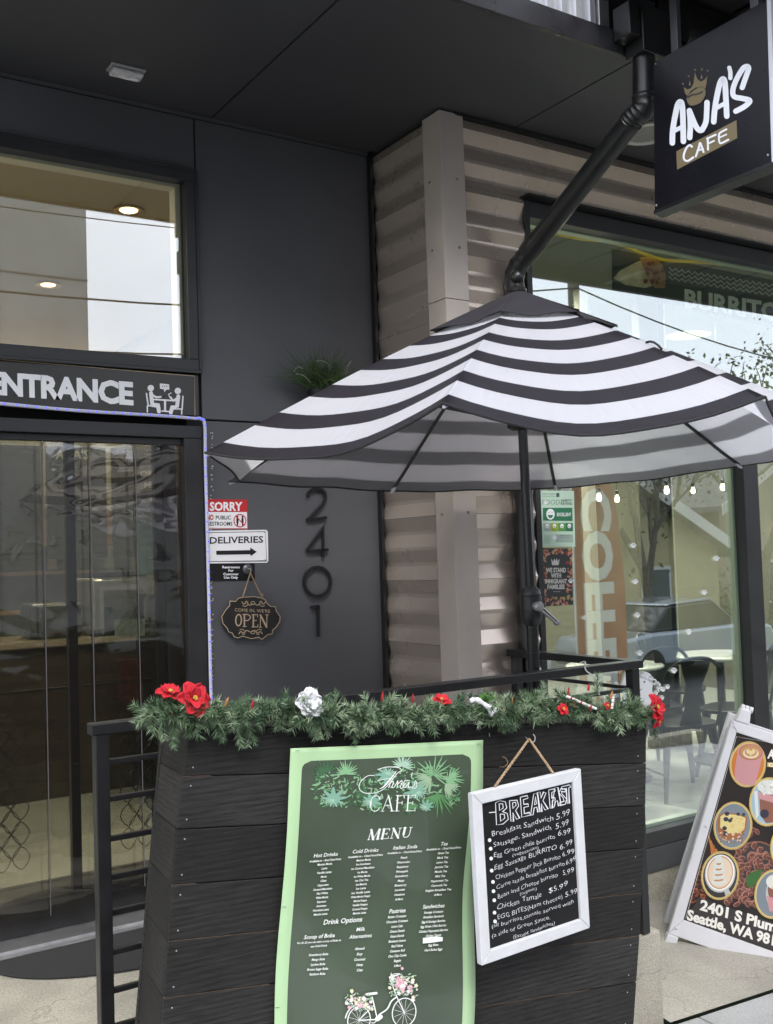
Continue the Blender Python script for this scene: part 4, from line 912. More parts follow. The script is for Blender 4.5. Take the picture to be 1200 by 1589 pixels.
# ---------------------------------------------------------------- railing
rl = thing('railing', 'black square tube metal railing with horizontal bars round the entrance landing', 'railing', (2.0, 3.0, 0))
YR = 2.985; ZR = 1.092; XL, XE = .925, 3.13
def rbox(nme, a, c): return bbox(nme, a, c, BLK, parent=rl, bevel=.0025)
rbox('top_rail', (XL-.03, YR-.025, ZR-.032), (XE+.025, YR+.025, ZR)); rbox('post', (XL-.018, YR-.020, 0), (XL+.022, YR+.020, ZR-.033)); rbox('post', (XE-.035, YR-.020, 0), (XE+.005, YR+.020, ZR-.033)); 
rbox('top_rail', (XE-.025, YR+.026, ZR-.032), (XE+.025, YS-.04, ZR)); rbox('post', (XE-.02, YS-.10, 0), (XE+.02, YS-.06, ZR-.033))
for k_ in range(8):
    z = onp(166, (1178, 1236, 1298, 1358, 1413, 1475, 1535, 1592)[k_], 1, YR)[2]
    rbox('bar', (XL+.0225, YR-.008, z-.016), (XE-.0355, YR+.008, z)); rbox('bar', (XE-.008, YR+.0205, z-.016), (XE+.008, YS-.1005, z))

# ---------------------------------------------------------------- patio parasol
KU = .925; UX, UY = 2.838*KU, 3.319*KU
TXs, TYs = -.0135, -.0428; URr, UPH, UZ = 1.3347*KU, 3.0444, 1.55+.3977*KU
um = thing('patio_umbrella', 'open black and white striped market parasol on a black crank pole behind the planter', 'umbrella', (UX, UY, 0))
rim = []
for k_ in range(8):
    a = UPH+k_*math.pi/4+(.045 if k_ == 6 else 0)
    q = Vector((math.cos(a)*URr, math.sin(a)*URr, 0)); q.z = TXs*q.x+TYs*q.y
    rim.append(Vector((UX, UY, UZ))+q)
for k_, (px, py) in {0: (315, 703), 1: (690, 624), 2: (1187, 615), 4: (1150, 722), 5: (860, 757), 6: (616, 760), 7: (355, 746)}.items():
    # small correction of each rib tip, at its own distance
    d = ray(px, py); q = rim[k_]; tt = (q-CP).dot(_F)/d.dot(_F); rim[k_] = q*.2+(CP+d*tt)*.8
for k_, lim in ((4, 3.70), (5, 3.70), (6, 3.73)): rim[k_] = CP+(rim[k_]-CP)*min(1, lim/rim[k_].y)
APX = Vector((UX+.03, UY, 1.55+1.098*KU))
INW = [.05, .05, .05, .04, .02, .015, .015, .06]; SAG = [.075, .09, .08, .03, .012, .006, .004, .035]
def can(k_, t_, r_, dz=0.):
    A_, B_ = rim[k_ % 8], rim[(k_+1) % 8]; q = 4*t_*(1-t_)
    p = APX.lerp(A_.lerp(B_, t_), r_)
    c_ = Vector((UX, UY, p.z)); p += (c_-p)*INW[k_ % 8]*q*r_*r_
    p.z += -SAG[k_ % 8]*q*r_**1.5 + .014*math.sin(math.pi*r_) + dz + .004*math.sin(t_*12+k_*2+r_*4)*r_*r_*q
    return p
def stripe_mat(name, wc, dc, tr, dt):
    m = bpy.data.materials.new(name); m.use_nodes = True; L = m.node_tree.links; b_ = m.node_tree.nodes['Principled BSDF']
    uv = nn(m, 'ShaderNodeUVMap'); sp = nn(m, 'ShaderNodeSeparateXYZ'); L.new(uv.outputs[0], sp.inputs[0])
    mp_ = nn(m, 'ShaderNodeMapRange'); mp_.clamp = False; mp_.inputs[1].default_value = .225; mp_.inputs[2].default_value = 1.02; mp_.inputs[3].default_value = 0; mp_.inputs[4].default_value = 5; L.new(sp.outputs[1], mp_.inputs[0])
    f = nn(m, 'ShaderNodeMath', operation='FRACT'); L.new(mp_.outputs[0], f.inputs[0])
    g_ = nn(m, 'ShaderNodeMath', operation='GREATER_THAN'); g_.inputs[1].default_value = .56; L.new(f.outputs[0], g_.inputs[0])
    h_ = nn(m, 'ShaderNodeMath', operation='GREATER_THAN'); h_.inputs[1].default_value = .950; L.new(sp.outputs[1], h_.inputs[0])
    mxx = nn(m, 'ShaderNodeMath', operation='MAXIMUM'); L.new(g_.outputs[0], mxx.inputs[0]); L.new(h_.outputs[0], mxx.inputs[1])
    c_ = nn(m, 'ShaderNodeMixRGB'); c_.inputs[1].default_value = (*wc, 1); c_.inputs[2].default_value = (*dc, 1); L.new(mxx.outputs[0], c_.inputs[0])
    tc_ = nn(m, 'ShaderNodeTexCoord'); n_ = nn(m, 'ShaderNodeTexNoise', Scale=5., Detail=4.); L.new(tc_.outputs['Object'], n_.inputs['Vector'])
    r_ = nn(m, 'ShaderNodeMapRange'); r_.inputs[3].default_value = .93; r_.inputs[4].default_value = 1.05; L.new(n_.outputs['Fac'], r_.inputs[0])
    s_ = nn(m, 'ShaderNodeVectorMath', operation='SCALE'); L.new(c_.outputs[0], s_.inputs[0]); L.new(r_.outputs[0], s_.inputs['Scale']); L.new(s_.outputs[0], b_.inputs['Base Color'])
    b_.inputs['Roughness'].default_value = .8; b_.inputs['Specular IOR Level'].default_value = .2
    nb = nn(m, 'ShaderNodeTexNoise', Scale=9., Detail=3.); mpn = nn(m, 'ShaderNodeMapping'); mpn.inputs['Scale'].default_value = (3, .6, 1); L.new(uv.outputs[0], mpn.inputs[0]); L.new(mpn.outputs[0], nb.inputs['Vector'])
    bp = nn(m, 'ShaderNodeBump', Strength=.5, Distance=.02); L.new(nb.outputs['Fac'], bp.inputs['Height']); L.new(bp.outputs[0], b_.inputs['Normal'])
    o_ = m.node_tree.nodes['Material Output']; tr_ = nn(m, 'ShaderNodeBsdfTranslucent'); ct_ = nn(m, 'ShaderNodeMixRGB'); ct_.inputs[1].default_value = (.93, .93, .96, 1); ct_.inputs[2].default_value = (*dt, 1); L.new(mxx.outputs[0], ct_.inputs[0]); L.new(ct_.outputs[0], tr_.inputs['Color'])
    mi = nn(m, 'ShaderNodeMixShader'); mi.inputs[0].default_value = tr; L.new(b_.outputs[0], mi.inputs[1]); L.new(tr_.outputs[0], mi.inputs[2]); L.new(mi.outputs[0], o_.inputs[0])
    return m
def canopy(name, m, dz, r0=.06, r1=1.0, NR=36, NT=14, up=True):
    b_ = MB(); uvs = []
    for k_ in range(8):
        base = len(b_.v)
        for i in range(NR+1):
            r_ = r0+(r1-r0)*i/NR
            for j in range(NT+1): b_.v.append(can(k_, j/NT, r_, dz)); uvs.append((k_+j/NT, r_))
        for i in range(NR):
            for j in range(NT):
                a = base+i*(NT+1)+j; f = [a, a+NT+1, a+NT+2, a+1]; b_.f.append(f if up else f[::-1]); b_.m.append(0)
    o = b_.build(name, m, um, smooth=True); me = o.data; ul = me.uv_layers.new(name='UVMap')
    for lp in me.loops: ul.data[lp.index].uv = uvs[lp.vertex_index]
    return o
canopy('canopy', stripe_mat('striped_canvas', (.70, .70, .75), (.020, .016, .024), .56, (.26, .26, .28)), 0)
canopy('canopy_backlit_side', stripe_mat('striped_canvas_backlit', (.82, .82, .86), (.50, .50, .54), .80, (.95, .95, .97)), -.004, up=False)  # second shell, stripes coloured paler for light coming through the cloth
PIP = mat('black_piping', (.015, .015, .018), .7)
for k_ in range(8): MB().tube([can(k_, j/14, 1.0, -.002) for j in range(15)], .0042, 6).build('hem', PIP, um, smooth=True)
# top cap of eight gores, lifted off the canopy, with finial
CAPM = mat('black_canvas', (.020, .018, .024), .85, var=.15, vscale=9, bump=.3, bscale=40); b = MB(); NR = 14
for k_ in range(8):
    base = len(b.v)
    for i in range(NR+1):
        r_ = .015+.30*i/NR
        for j in range(9):
            u = j/8; q = 4*u*(1-u); p = can(k_, u, r_*(1-.10*q*(i/NR)**2)); p.z += .022-.006*(i/NR)**2*q+.012*math.sin(u*9+k_)*(i/NR)**3*.5; b.v.append(p)
    for i in range(NR):
        for j in range(8): a = base+i*9+j; b.f.append([a, a+9, a+10, a+1]); b.m.append(0)
o = b.build('top_cap', CAPM, um, smooth=True); sdm = o.modifiers.new('thickness', 'SOLIDIFY'); sdm.thickness = .003
b = MB(); zt_ = APX.z+.015; b.lathe([(.034, -.006), (.036, .004), (.026, .014), (.012, .020), (.011, .030), (.020, .034), (.027, .046), (.028, .058), (.022, .072), (.010, .080), (.0001, .082)], (APX.x, APX.y, zt_), 20)
b.build('finial', BLK, um, smooth=True)
for kk, rr in ((2, .27), (2, .60)):
    P = [can(kk, 0, rr+.015*i, .003+.012*math.sin(math.pi*i/4)) for i in range(5)]; MB().tube(P, .004, 6).build('strap_loop', PIP, um, smooth=True)
RIB = mat('rib_black', (.012, .012, .013), .4)
HUB = Vector((UX+.02, UY, APX.z-.085)); RUN = Vector((UX+.008, UY, APX.z-.50))
for k_ in range(8):
    P = [HUB.lerp(can(k_, 0, .12, -.03), 1)]+[can(k_, 0, r_/10, -.016) for r_ in range(2, 10)]+[can(k_, 0, .985, -.010)]
    MB().tube(P, .0075, 6).build('rib', RIB, um, smooth=True)
    mid = can(k_, 0, .5, -.02); d_ = (mid-RUN).normalized(); MB().tube([RUN+Vector((d_.x, d_.y, 0)).normalized()*.03, mid], .006, 6).build('strut', RIB, um)
    tip = can(k_, 0, 1.0, -.014); dd = (can(k_, 0, 1.0)-can(k_, 0, .93)).normalized(); b = MB(); b.tube([tip-dd*.045, tip-dd*.02, tip-dd*.002], [.005, .009, .004], 8); b.build('tip_pocket', mat('pocket_white', (.55, .55, .60), .7), um, smooth=True)
MB().lathe([(.03, -.03), (.045, -.02), (.045, .02), (.03, .03)], HUB, 16).build('hub', BLK, um, smooth=True)
MB().lathe([(.028, -.04), (.045, -.03), (.045, .01), (.028, .03)], RUN, 16).build('runner', BLK, um, smooth=True)
POLEM = mat('pole_black', (.014, .014, .015), .25, var=.1)
pb = onp(829, 1060, 1, UY); pm = onp(824, 925, 1, UY); zc0 = onp(825, 966, 1, UY)[2]; zc1 = onp(825, 916, 1, UY)[2]
PX = pm.x
MB().tube([(PX, UY, zc1-.03), (UX+.02, UY, APX.z-.03)], .0185, 20).build('upper_pole', POLEM, um, smooth=True)
MB().tube([(PX+.002, UY, .02), (PX, UY, zc0+.02)], .024, 20).build('lower_pole', POLEM, um, smooth=True)
MB().tube([(PX, UY, zc0-.12), (PX, UY, zc0-.115)], .0265, 20).build('pole_collar', BLK, um)
b = MB(); H_ = zc1-zc0; b.lathe([(.026, -.012), (.036, 0), (.041, .02), (.042, .35*H_), (.0405, .36*H_), (.0405, .39*H_), (.042, .40*H_), (.042, .8*H_), (.0405, .81*H_), (.0405, .84*H_), (.041, .85*H_), (.037, H_), (.022, H_+.016)], (PX, UY, zc0), 28)
ck = b.build('crank_housing', mat('housing_plastic', (.018, .018, .019), .38), um, smooth=True)
SCk = Surf((PX, UY-.06, 0), (0, 1, 0)); p0 = SCk.pt(835, 941); p1 = SCk.pt(861, 966)
CHR = mat('crank_grey_metal', (.42, .41, .42), .28, metal=.7)
b = MB(); b.lathe([(.0001, .018), (.017, .016), (.020, .008), (.020, -.004), (.014, -.02)], p0, 20, axis='Y'); b.tube([p0+Vector((.004, -.004, -.004)), p1+Vector((0, -.014, 0))], [.013, .008], 10); b.lathe([(.0001, .026), (.010, .024), (.012, .016), (.011, .004)], p1, 14, axis='Y')
ch_ = b.build('crank_handle', CHR, ck, smooth=True)
b = MB(); b.tube([p0+Vector((.012, -.018, -.010)), p1+Vector((-.008, -.023, .006))], [.0035, .0022], 6); b.build('handle_groove', BLK, ck)
MB().lathe([(.11, 0), (.25, .004), (.25, .05), (.2, .075), (.05, .09), (.035, .30), (.026, .31)], (PX, UY, 0), 32).build('base', BLK, um, smooth=True)

# ---------------------------------------------------------------- planter box of charred boards
PR = Matrix.Rotation(R_(-6), 3, 'Z') @ Matrix.Rotation(-.04, 3, 'X')
P0 = Vector((1.1, 2.55, 1.1)); PM = Matrix.Translation(P0) @ PR.to_4x4()
SP = Surf(P0, PR @ Vector((0, -1, 0))); PB = PR @ Vector((0, 1, 0))       # PB points back into the box
pl = thing('planter_box', 'tall tapered planter of black stained timber boards carrying the green menu and the chalkboard', 'planter', mtx=PM)
def char_mat(name):
    m = bpy.data.materials.new(name); m.use_nodes = True; L = m.node_tree.links; b_ = m.node_tree.nodes['Principled BSDF']
    tc_ = nn(m, 'ShaderNodeTexCoord'); oi = nn(m, 'ShaderNodeObjectInfo'); cm = nn(m, 'ShaderNodeCombineXYZ'); mu = nn(m, 'ShaderNodeMath', operation='MULTIPLY'); mu.inputs[1].default_value = 37.
    L.new(oi.outputs['Random'], mu.inputs[0]); L.new(mu.outputs[0], cm.inputs[0]); L.new(mu.outputs[0], cm.inputs[2])
    ad = nn(m, 'ShaderNodeVectorMath', operation='ADD'); L.new(tc_.outputs['Object'], ad.inputs[0]); L.new(cm.outputs[0], ad.inputs[1])
    mp_ = nn(m, 'ShaderNodeMapping'); mp_.inputs['Scale'].default_value = (.55, 1, 3.6); L.new(ad.outputs[0], mp_.inputs[0])
    wv = nn(m, 'ShaderNodeTexWave', Scale=5.5, Distortion=5., Detail=2.); wv.bands_direction = 'Z'; wv.inputs['Detail Scale'].default_value = .6; L.new(mp_.outputs[0], wv.inputs['Vector'])
    n_ = nn(m, 'ShaderNodeTexNoise', Scale=22., Detail=9., Roughness=.75); mp2 = nn(m, 'ShaderNodeMapping'); mp2.inputs['Scale'].default_value = (.5, 1, 9); L.new(ad.outputs[0], mp2.inputs[0]); L.new(mp2.outputs[0], n_.inputs['Vector'])
    n3 = nn(m, 'ShaderNodeTexNoise', Scale=2.3, Detail=3.); L.new(ad.outputs[0], n3.inputs['Vector'])
    mm = nn(m, 'ShaderNodeMath', operation='MULTIPLY'); L.new(wv.outputs['Fac'], mm.inputs[0]); mm.inputs[1].default_value = .10
    m2 = nn(m, 'ShaderNodeMath', operation='ADD'); L.new(mm.outputs[0], m2.inputs[0]); L.new(n_.outputs['Fac'], m2.inputs[1])
    cr = nn(m, 'ShaderNodeValToRGB'); e = cr.color_ramp.elements; e[0].position = .36; e[0].color = (.0025, .0024, .0022, 1); e[1].position = .76; e[1].color = (.028, .0262, .025, 1); L.new(m2.outputs[0], cr.inputs[0])
    mr_ = nn(m, 'ShaderNodeMapRange'); mr_.inputs[1].default_value = .3; mr_.inputs[2].default_value = .7; mr_.inputs[3].default_value = .7; mr_.inputs[4].default_value = 1.35; L.new(n3.outputs['Fac'], mr_.inputs[0])
    sc_ = nn(m, 'ShaderNodeVectorMath', operation='SCALE'); L.new(cr.outputs[0], sc_.inputs[0]); rb = nn(m, 'ShaderNodeMapRange'); rb.inputs[3].default_value = .65; rb.inputs[4].default_value = 1.5; L.new(oi.outputs['Random'], rb.inputs[0]); mrb = nn(m, 'ShaderNodeMath', operation='MULTIPLY'); L.new(mr_.outputs[0], mrb.inputs[0]); L.new(rb.outputs[0], mrb.inputs[1]); L.new(mrb.outputs[0], sc_.inputs['Scale']); L.new(sc_.outputs[0], b_.inputs['Base Color'])
    bp = nn(m, 'ShaderNodeBump', Strength=.55, Distance=.003); L.new(m2.outputs[0], bp.inputs['Height']); L.new(bp.outputs[0], b_.inputs['Normal'])
    b_.inputs['Roughness'].default_value = .66; b_.inputs['Specular IOR Level'].default_value = .3; return m
CHAR = char_mat('charred_timber'); RAW = mat('raw_timber_edge', (.11, .070, .045), .8, var=.4, vscale=40)
# seams read along the two edges of the front face (left x, y, right x, y)
seam = [(295, 1128, 1003, 1122), (285, 1205, 1003, 1184), (275, 1287, 1002, 1250), (268, 1374, 1000, 1316), (262, 1461, 996, 1386), (255, 1549, 993, 1452), (248, 1642, 988, 1524), (241, 1738, 983, 1600), (234, 1838, 978, 1680), (227, 1942, 973, 1764)]
def sp(x, y, back=0.): return SP.pt(x, y)+PB*back
BT = .019
def board(c, name='board'):
    """a board between four front corners, thickness going back"""
    mid = sum(c, Vector())/4; return MB().prism(c, PB*BT).build(name, CHAR, pl, bevel=.0022, origin=mid)
for (a, b0, c_, d_), (e_, f_, g_, h_) in zip(seam, seam[1:]):
    up = Vector((0, 0, .0011)); tl, tr, bl_, br_ = sp(a, b0)-up, sp(c_, d_)-up, sp(e_, f_)+up, sp(g_, h_)+up
    board([tl, tr, br_, bl_])
    # side boards, the left side of the box recedes towards the railing
    W2 = PB*.27+PR @ Vector((.01, 0, 0))
    for (t_, b2, sx) in ((tl, bl_, 1), (tr, br_, -1)):
        c = [t_+PB*(BT+.001), b2+PB*(BT+.001), b2+W2, t_+W2]
        rise = Vector((0, 0, .0)); o = MB().prism(c, PR @ Vector((sx*BT, 0, 0))).build('side_board', CHAR, pl, bevel=.002, origin=sum(c, Vector())/4)
MB().prism([sp(312, 1140, BT+.004), sp(985, 1134, BT+.004), sp(955, 1680, BT+.004), sp(262, 1800, BT+.004)], PB*.004).build('board_backing', RAW, pl)
for i_, x0, x1 in ((1, .0, .06), (3, .0, .05), (4, .0, .30), (4, .62, 1.), (5, .0, .22), (5, .55, 1.), (6, .3, .9), (2, .4, .46), (1, .5, .56)):
    a, b0, c_, d_ = seam[i_]; e0 = (a+(c_-a)*x0, b0+(d_-b0)*x0); e1 = (a+(c_-a)*x1, b0+(d_-b0)*x1); up = Vector((0, 0, .0006))
    MB().prism([sp(*e0, .001)-up, sp(*e1, .001)-up, sp(*e1, .001)+up, sp(*e0, .001)+up], PB*.01).build('raw_edge', RAW, pl)
# cap rail round the top, corner posts, soil
tl, tr = sp(288, 1119), sp(1009, 1114); up = Vector((0, 0, .018))
MB().prism([tl-PB*.012, tr-PB*.012, tr+PB*.05, tl+PB*.05], up).build('cap_rail', CHAR, pl, bevel=.003)
MB().prism([tl+PB*.25, tr+PB*.25, tr+PB*.30, tl+PB*.30], up).build('cap_rail', CHAR, pl, bevel=.003)
for e_, sx in ((tl, 1), (tr, -1)): MB().prism([e_+PB*.051, e_+PR @ Vector((sx*.05, 0, 0))+PB*.051, e_+PR @ Vector((sx*.05, 0, 0))+PB*.249, e_+PB*.249], up).build('cap_rail', CHAR, pl, bevel=.003)
MB().prism([tl+PB*.03+PR @ Vector((.03, 0, -.05)), tr+PB*.03+PR @ Vector((-.03, 0, -.05)), tr+PB*.27+PR @ Vector((-.03, 0, -.05)), tl+PB*.27+PR @ Vector((.03, 0, -.05))], (0, 0, -.02)).build('soil', mat('soil', (.03, .022, .015), .95, bump=1, bscale=60), pl)
bk = [sp(*seam[0][:2], .27), sp(*seam[0][2:], .27), sp(*seam[-1][2:], .27), sp(*seam[-1][:2], .27)]; MB().prism(bk, PB*BT).build('back_panel', CHAR, pl)
a, b0, c_, d_ = seam[-1]; q = [sp(a+14, b0, .02), sp(c_-12, d_, .02), sp(c_-12, d_, .25), sp(a+14, b0, .25)]
MB().prism(q, (0, 0, -.30)).build('base_skirt', BLKM, pl)
# nail heads and staples
NAIL = mat('nail_steel', (.45, .45, .46), .4, metal=.5); b = MB()
for i, ((a, b0, c_, d_), (e_, f_, g_, h_)) in enumerate(zip(seam, seam[1:])):
    for fx in (.018, .5, .982):
        for fy in (.18, .82):
            x = (a+(c_-a)*fx)*(1-fy)+(e_+(g_-e_)*fx)*fy; y = (b0+(d_-b0)*fx)*(1-fy)+(f_+(h_-f_)*fx)*fy
            p = SP.pt(x, y, .0004); b.lathe([(.0001, .0008), (.0020, .0006), (.0022, -.0005)], p, 7, axis='Y')
for x, y in ((741, 1125), (850, 1124), (748, 1151), (759, 1138), (946, 1125), (995, 1122)):
    pstroke(b, SP, [(x, y), (x+.5, y+4.5)], 1.2, .002)
tag(b.build('nail', NAIL, pl), kind='stuff')
b = MB(); b.tube([SP.pt(757, 1133, .004), SP.pt(762, 1145, .012), SP.pt(768, 1146, .003)], .0012, 5); b.tube([SP.pt(777, 1175, .004), SP.pt(783, 1180, .014), SP.pt(780, 1190, .012), SP.pt(776, 1191, .003)], .0016, 5)

# ---------------------------------------------------------------- green menu banner
MC = [(447, 1160), (743, 1147), (726, 1622), (420, 1632)]
mn = thing('menu_banner', 'large glossy green cafe menu banner with pale green border, stapled to the planter', 'menu', SP.pt(585, 1390))
class Bent(Surf):
    """the same plane, but the vinyl bulges and ripples a little off the boards"""
    def pt(s, px, py, lift=0.):
        q = Surf.pt(s, px, py, 0); u = (px-440)/300; v_ = (py-1150)/470
        return q-PB*(.019+lift+.006*math.sin(v_*7+u*2)+.004*math.sin(u*5-v_*9)+.007*max(0, math.sin(v_*5.2+.6))*u)
SM = Bent(P0, PR @ Vector((0, -1, 0)))
def bil(u, v_):
    a, b_, c_, d_ = [Vector(p) for p in MC]; q = a.lerp(b_, u).lerp(d_.lerp(c_, u), v_)
    q.x += (3.2*math.sin(v_*9+.8)*(u > .5)+1.4*math.sin(v_*7))*min(1, v_*4)*(1 if (u < .02 or u > .98) else .6); return q
def mgrid(mb, u0, u1, v0, v1, lift, m, nu=18, nv=40, rc=0):
    base = len(mb.v)
    for j in range(nv+1):
        v_ = v0+(v1-v0)*j/nv; ins = 0
        if rc:
            e = min(v_-v0, v1-v_)/(rc*.62)
            if e < 1: ins = rc*(1-math.sqrt(max(0, 1-(1-e)**2)))
        for i in range(nu+1): q = bil(u0+ins+(u1-u0-2*ins)*i/nu, v_); mb.v.append(SM.pt(q.x, q.y, lift))
    for j in range(nv):
        for i in range(nu): a = base+j*(nu+1)+i; mb.f.append([a, a+1, a+nu+2, a+nu+1]); mb.m.append(m)
b = MB(); mgrid(b, 0, 1, 0, 1, 0, 0, 24, 60); o = b.build('vinyl_sheet', mat('pale_green_vinyl', (.40, .58, .33), .32, var=.06, vscale=4), mn, smooth=True)
sdm = o.modifiers.new('thickness', 'SOLIDIFY'); sdm.thickness = .0012; sdm.offset = 0
b = MB(); mgrid(b, .062, .938, .043, .955, .0014, 0, 24, 90, .045)
b.build('dark_panel', mat('dark_green_gloss', (.062, .085, .056), .18, var=.22, vscale=2.6, coat=.5), mn, smooth=True)
zm = lambda x, y: (400+x/3.3333, 1130+y/3.3333)
b = MB(); L0 = .0024
def mt(s_, x, y, h_, w_, off=.01, sl=-.075, lean=.05, l=None, shear=.22, m=0): X, Y = zm(x, y); ptext(b, SM, s_, X, Y, h_/3.333, w_/3.333, slope=sl, lean=lean, lift=(l or L0), off=off, shear=shear, m=m)
def ser(x0, y0, x1, y1, w_, l, sm=0, m=0, k=None): pstroke(b, SM, [zm(x0, y0), zm(x1, y1)], w_/3.333, l, m)
# serif capitals drawn from strokes: thick and thin stems with feet
def serif_word(word, x, y, h_, adv, sl, lean, thick, thin, l0):
    WD = {'M': 1.10, 'E': .84, 'N': 1.0, 'U': .9, 'C': .90, 'A': .92, 'F': .76}; pos = [sum(WD[c] for c in word[:i]) for i in range(len(word))]
    G = {'M': [('T', 0, 0, .08, 1, 0), ('K', .08, 1, .42, 0, 0), ('T', .42, 0, .76, 1, 0), ('K', .82, 1, .82, 0, 1), ('F', -.08, 0, .12, 0, 0), ('F', .68, 0, .96, 0, 0), ('F', -.04, 1, .14, 1, 0), ('F', .72, 1, .92, 1, 0)],
         'E': [('K', .12, 0, .12, 1, 0), ('F', 0, 1, .62, 1, 0), ('F', 0, 0, .66, 0, 0), ('F', .12, .5, .46, .5, 0), ('F', .62, 1, .62, .82, 0), ('F', .66, 0, .66, .2, 0), ('F', .46, .6, .46, .4, 0)],
         'N': [('T', .12, 0, .12, 1, 0), ('K', .12, 1, .72, 0, 0), ('T', .72, 0, .72, 1, 0), ('F', 0, 0, .24, 0, 0), ('F', 0, 1, .16, 1, 0), ('F', .6, 1, .84, 1, 0)],
         'U': [('C', [(.14, 1), (.14, .35), (.2, .08), (.4, 0), (.6, .08), (.68, .35), (.68, 1)]), ('K', .14, 1, .14, .3, 1), ('F', 0, 1, .28, 1, 0), ('F', .56, 1, .8, 1, 0)],
         'C': [('C', [(.72, .78), (.6, .95), (.4, 1), (.18, .86), (.08, .5), (.18, .14), (.4, 0), (.62, .06), (.74, .24)]), ('K', .10, .66, .10, .34, 1), ('F', .72, .98, .72, .72, 0)],
         'A': [('T', .06, 0, .40, 1, 0), ('K', .40, 1, .74, 0, 0), ('F', .18, .36, .62, .36, 0), ('F', -.04, 0, .18, 0, 0), ('F', .62, 0, .86, 0, 0)],
         'F': [('K', .14, 0, .14, 1, 0), ('F', 0, 1, .62, 1, 0), ('F', .14, .52, .48, .52, 0), ('F', .62, 1, .62, .8, 0), ('F', .0, 0, .3, 0, 0), ('F', .48, .62, .48, .42, 0)]}
    l = l0
    for i, ch_ in enumerate(word):
        def T_(u, v_): X = x+(pos[i]+u)*h_*adv+lean*v_*h_; return zm(X, y+(X-x)*sl-v_*h_)
        for st in G[ch_]:
            l += .00012
            if st[0] == 'C': pstroke(b, SM, [T_(*p) for p in st[1]], thin*1.25/3.333, l, 0, 4)
            else: pstroke(b, SM, [T_(st[1], st[2]), T_(st[3], st[4])], {'T': thin, 'K': thick, 'F': thin}[st[0]]/3.333, l)
serif_word('MENU', 556, 569, 50, 1.12, -.075, .18, 11, 3.2, L0)
# palm and leaf garland print
gm = [mat('leaf_print_%d' % i, c) for i, c in enumerate(((.10, .26, .10), (.22, .42, .22), (.20, .38, .28), (.36, .52, .40), (.05, .13, .06), (.30, .42, .27)))]
def leaf(x, y, a, L_, w_, m, l):
    pts = []; n_ = 8
    for i in range(n_+1): t_ = i/n_; r_ = w_*math.sin(math.pi*t_)**.8; pts.append((x+L_*t_*math.cos(a)-r_*math.sin(a), y+L_*t_*math.sin(a)+r_*math.cos(a)))
    for i in range(n_-1, 0, -1): t_ = i/n_; r_ = -w_*math.sin(math.pi*t_)**.8; pts.append((x+L_*t_*math.cos(a)-r_*math.sin(a), y+L_*t_*math.sin(a)+r_*math.cos(a)))
    ppoly(b, SM, [zm(*p) for p in pts], l, m)
lr = random.Random(11); ll = L0
for i in range(420):
    ll += .000002; x = 270+lr.random()*740; y = 210+lr.random()*170+26*math.sin((x-270)/120); leaf(x, y, lr.random()*6.28, 12+lr.random()*26, 2+lr.random()*3.4, 1+lr.choice([0, 1, 1, 4, 4, 5]), ll)
for cx_, cy_, R1, a0, a1, mm in ((880, 235, 120, 150, 400, 2), (905, 330, 130, 20, 160, 1), (960, 250, 90, -70, 110, 2), (590, 350, 110, 60, 200, 1), (330, 225, 85, 150, 330, 5), (430, 230, 80, 180, 360, 2), (720, 190, 70, 180, 380, 4), (545, 330, 80, 90, 230, 5), (760, 370, 70, 30, 150, 1), (870, 250, 110, 100, 200, 6), (940, 280, 90, 0, 90, 6)):
    for k_ in range(15): ll += .000004; a = R_(a0+(a1-a0)*k_/14+lr.uniform(-4, 4)); leaf(cx_, cy_, a, R1*lr.uniform(.6, 1), 3.4, mm, ll)
for cx_, cy_, R1, rot in ((370, 360, 66, 1.9), (795, 320, 64, .9), (640, 230, 58, 5.2), (840, 395, 40, 2.2), (560, 370, 55, 2.4)):
    ll += .00002
    pts = [(cx_+R1*(.72+.28*math.cos(9*t_))*(1-.25*math.cos(t_))*math.cos(t_+rot), cy_+R1*(.72+.28*math.cos(9*t_))*(1-.25*math.cos(t_))*.8*math.sin(t_+rot)) for t_ in [2*math.pi*i/54 for i in range(54)]]
    ppoly(b, SM, [zm(*p) for p in pts], ll, 3)
    for k_ in range(-4, 5): ll += .00001; a = rot+k_*.33; pstroke(b, SM, [zm(cx_, cy_), zm(cx_+R1*.75*math.cos(a), cy_+R1*.6*math.sin(a))], .7, ll, 4)
LT = ll+.0003
def scr(pts, w_, sm=5, wp=None):
    global LT
    LT += .00015; pstroke(b, SM, [zm(*p) for p in pts], w_/3.333, LT, 0, sm, wprof=wp)
wpf = lambda t_: .55+.9*math.sin(math.pi*t_)**2
scr([(592, 205), (640, 192), (700, 196), (712, 212), (690, 226), (640, 290), (590, 322), (530, 326), (500, 305), (504, 270), (540, 238), (575, 236)], 3.6)
scr([(686, 214), (655, 255), (625, 290), (604, 304)], 6, 4, wpf); scr([(592, 262), (640, 252), (668, 252)], 3)
scr([(648, 298), (658, 272), (672, 268), (664, 296), (678, 292), (694, 262), (690, 296)], 4); scr([(694, 280), (712, 262), (716, 270), (706, 296), (716, 300), (732, 276)], 4)
scr([(752, 262), (730, 262), (720, 288), (734, 296), (752, 268), (748, 296), (760, 294)], 4); scr([(768, 222), (764, 240)], 4, 0); scr([(764, 298), (778, 286), (784, 262), (792, 280), (784, 300), (768, 300)], 3.6)
serif_word('CAFE', 548, 420, 80, .90, -.02, .05, 7, 3, LT+.0006)
LL = LT+.0012
def col(x, y, dx, dy, items, h_=10.5, wk=7.6):
    for i, s_ in enumerate(items): mt(s_, x+dx*i, y+dy*i, h_, max(30, len(s_)*wk), off=.02, l=LL)
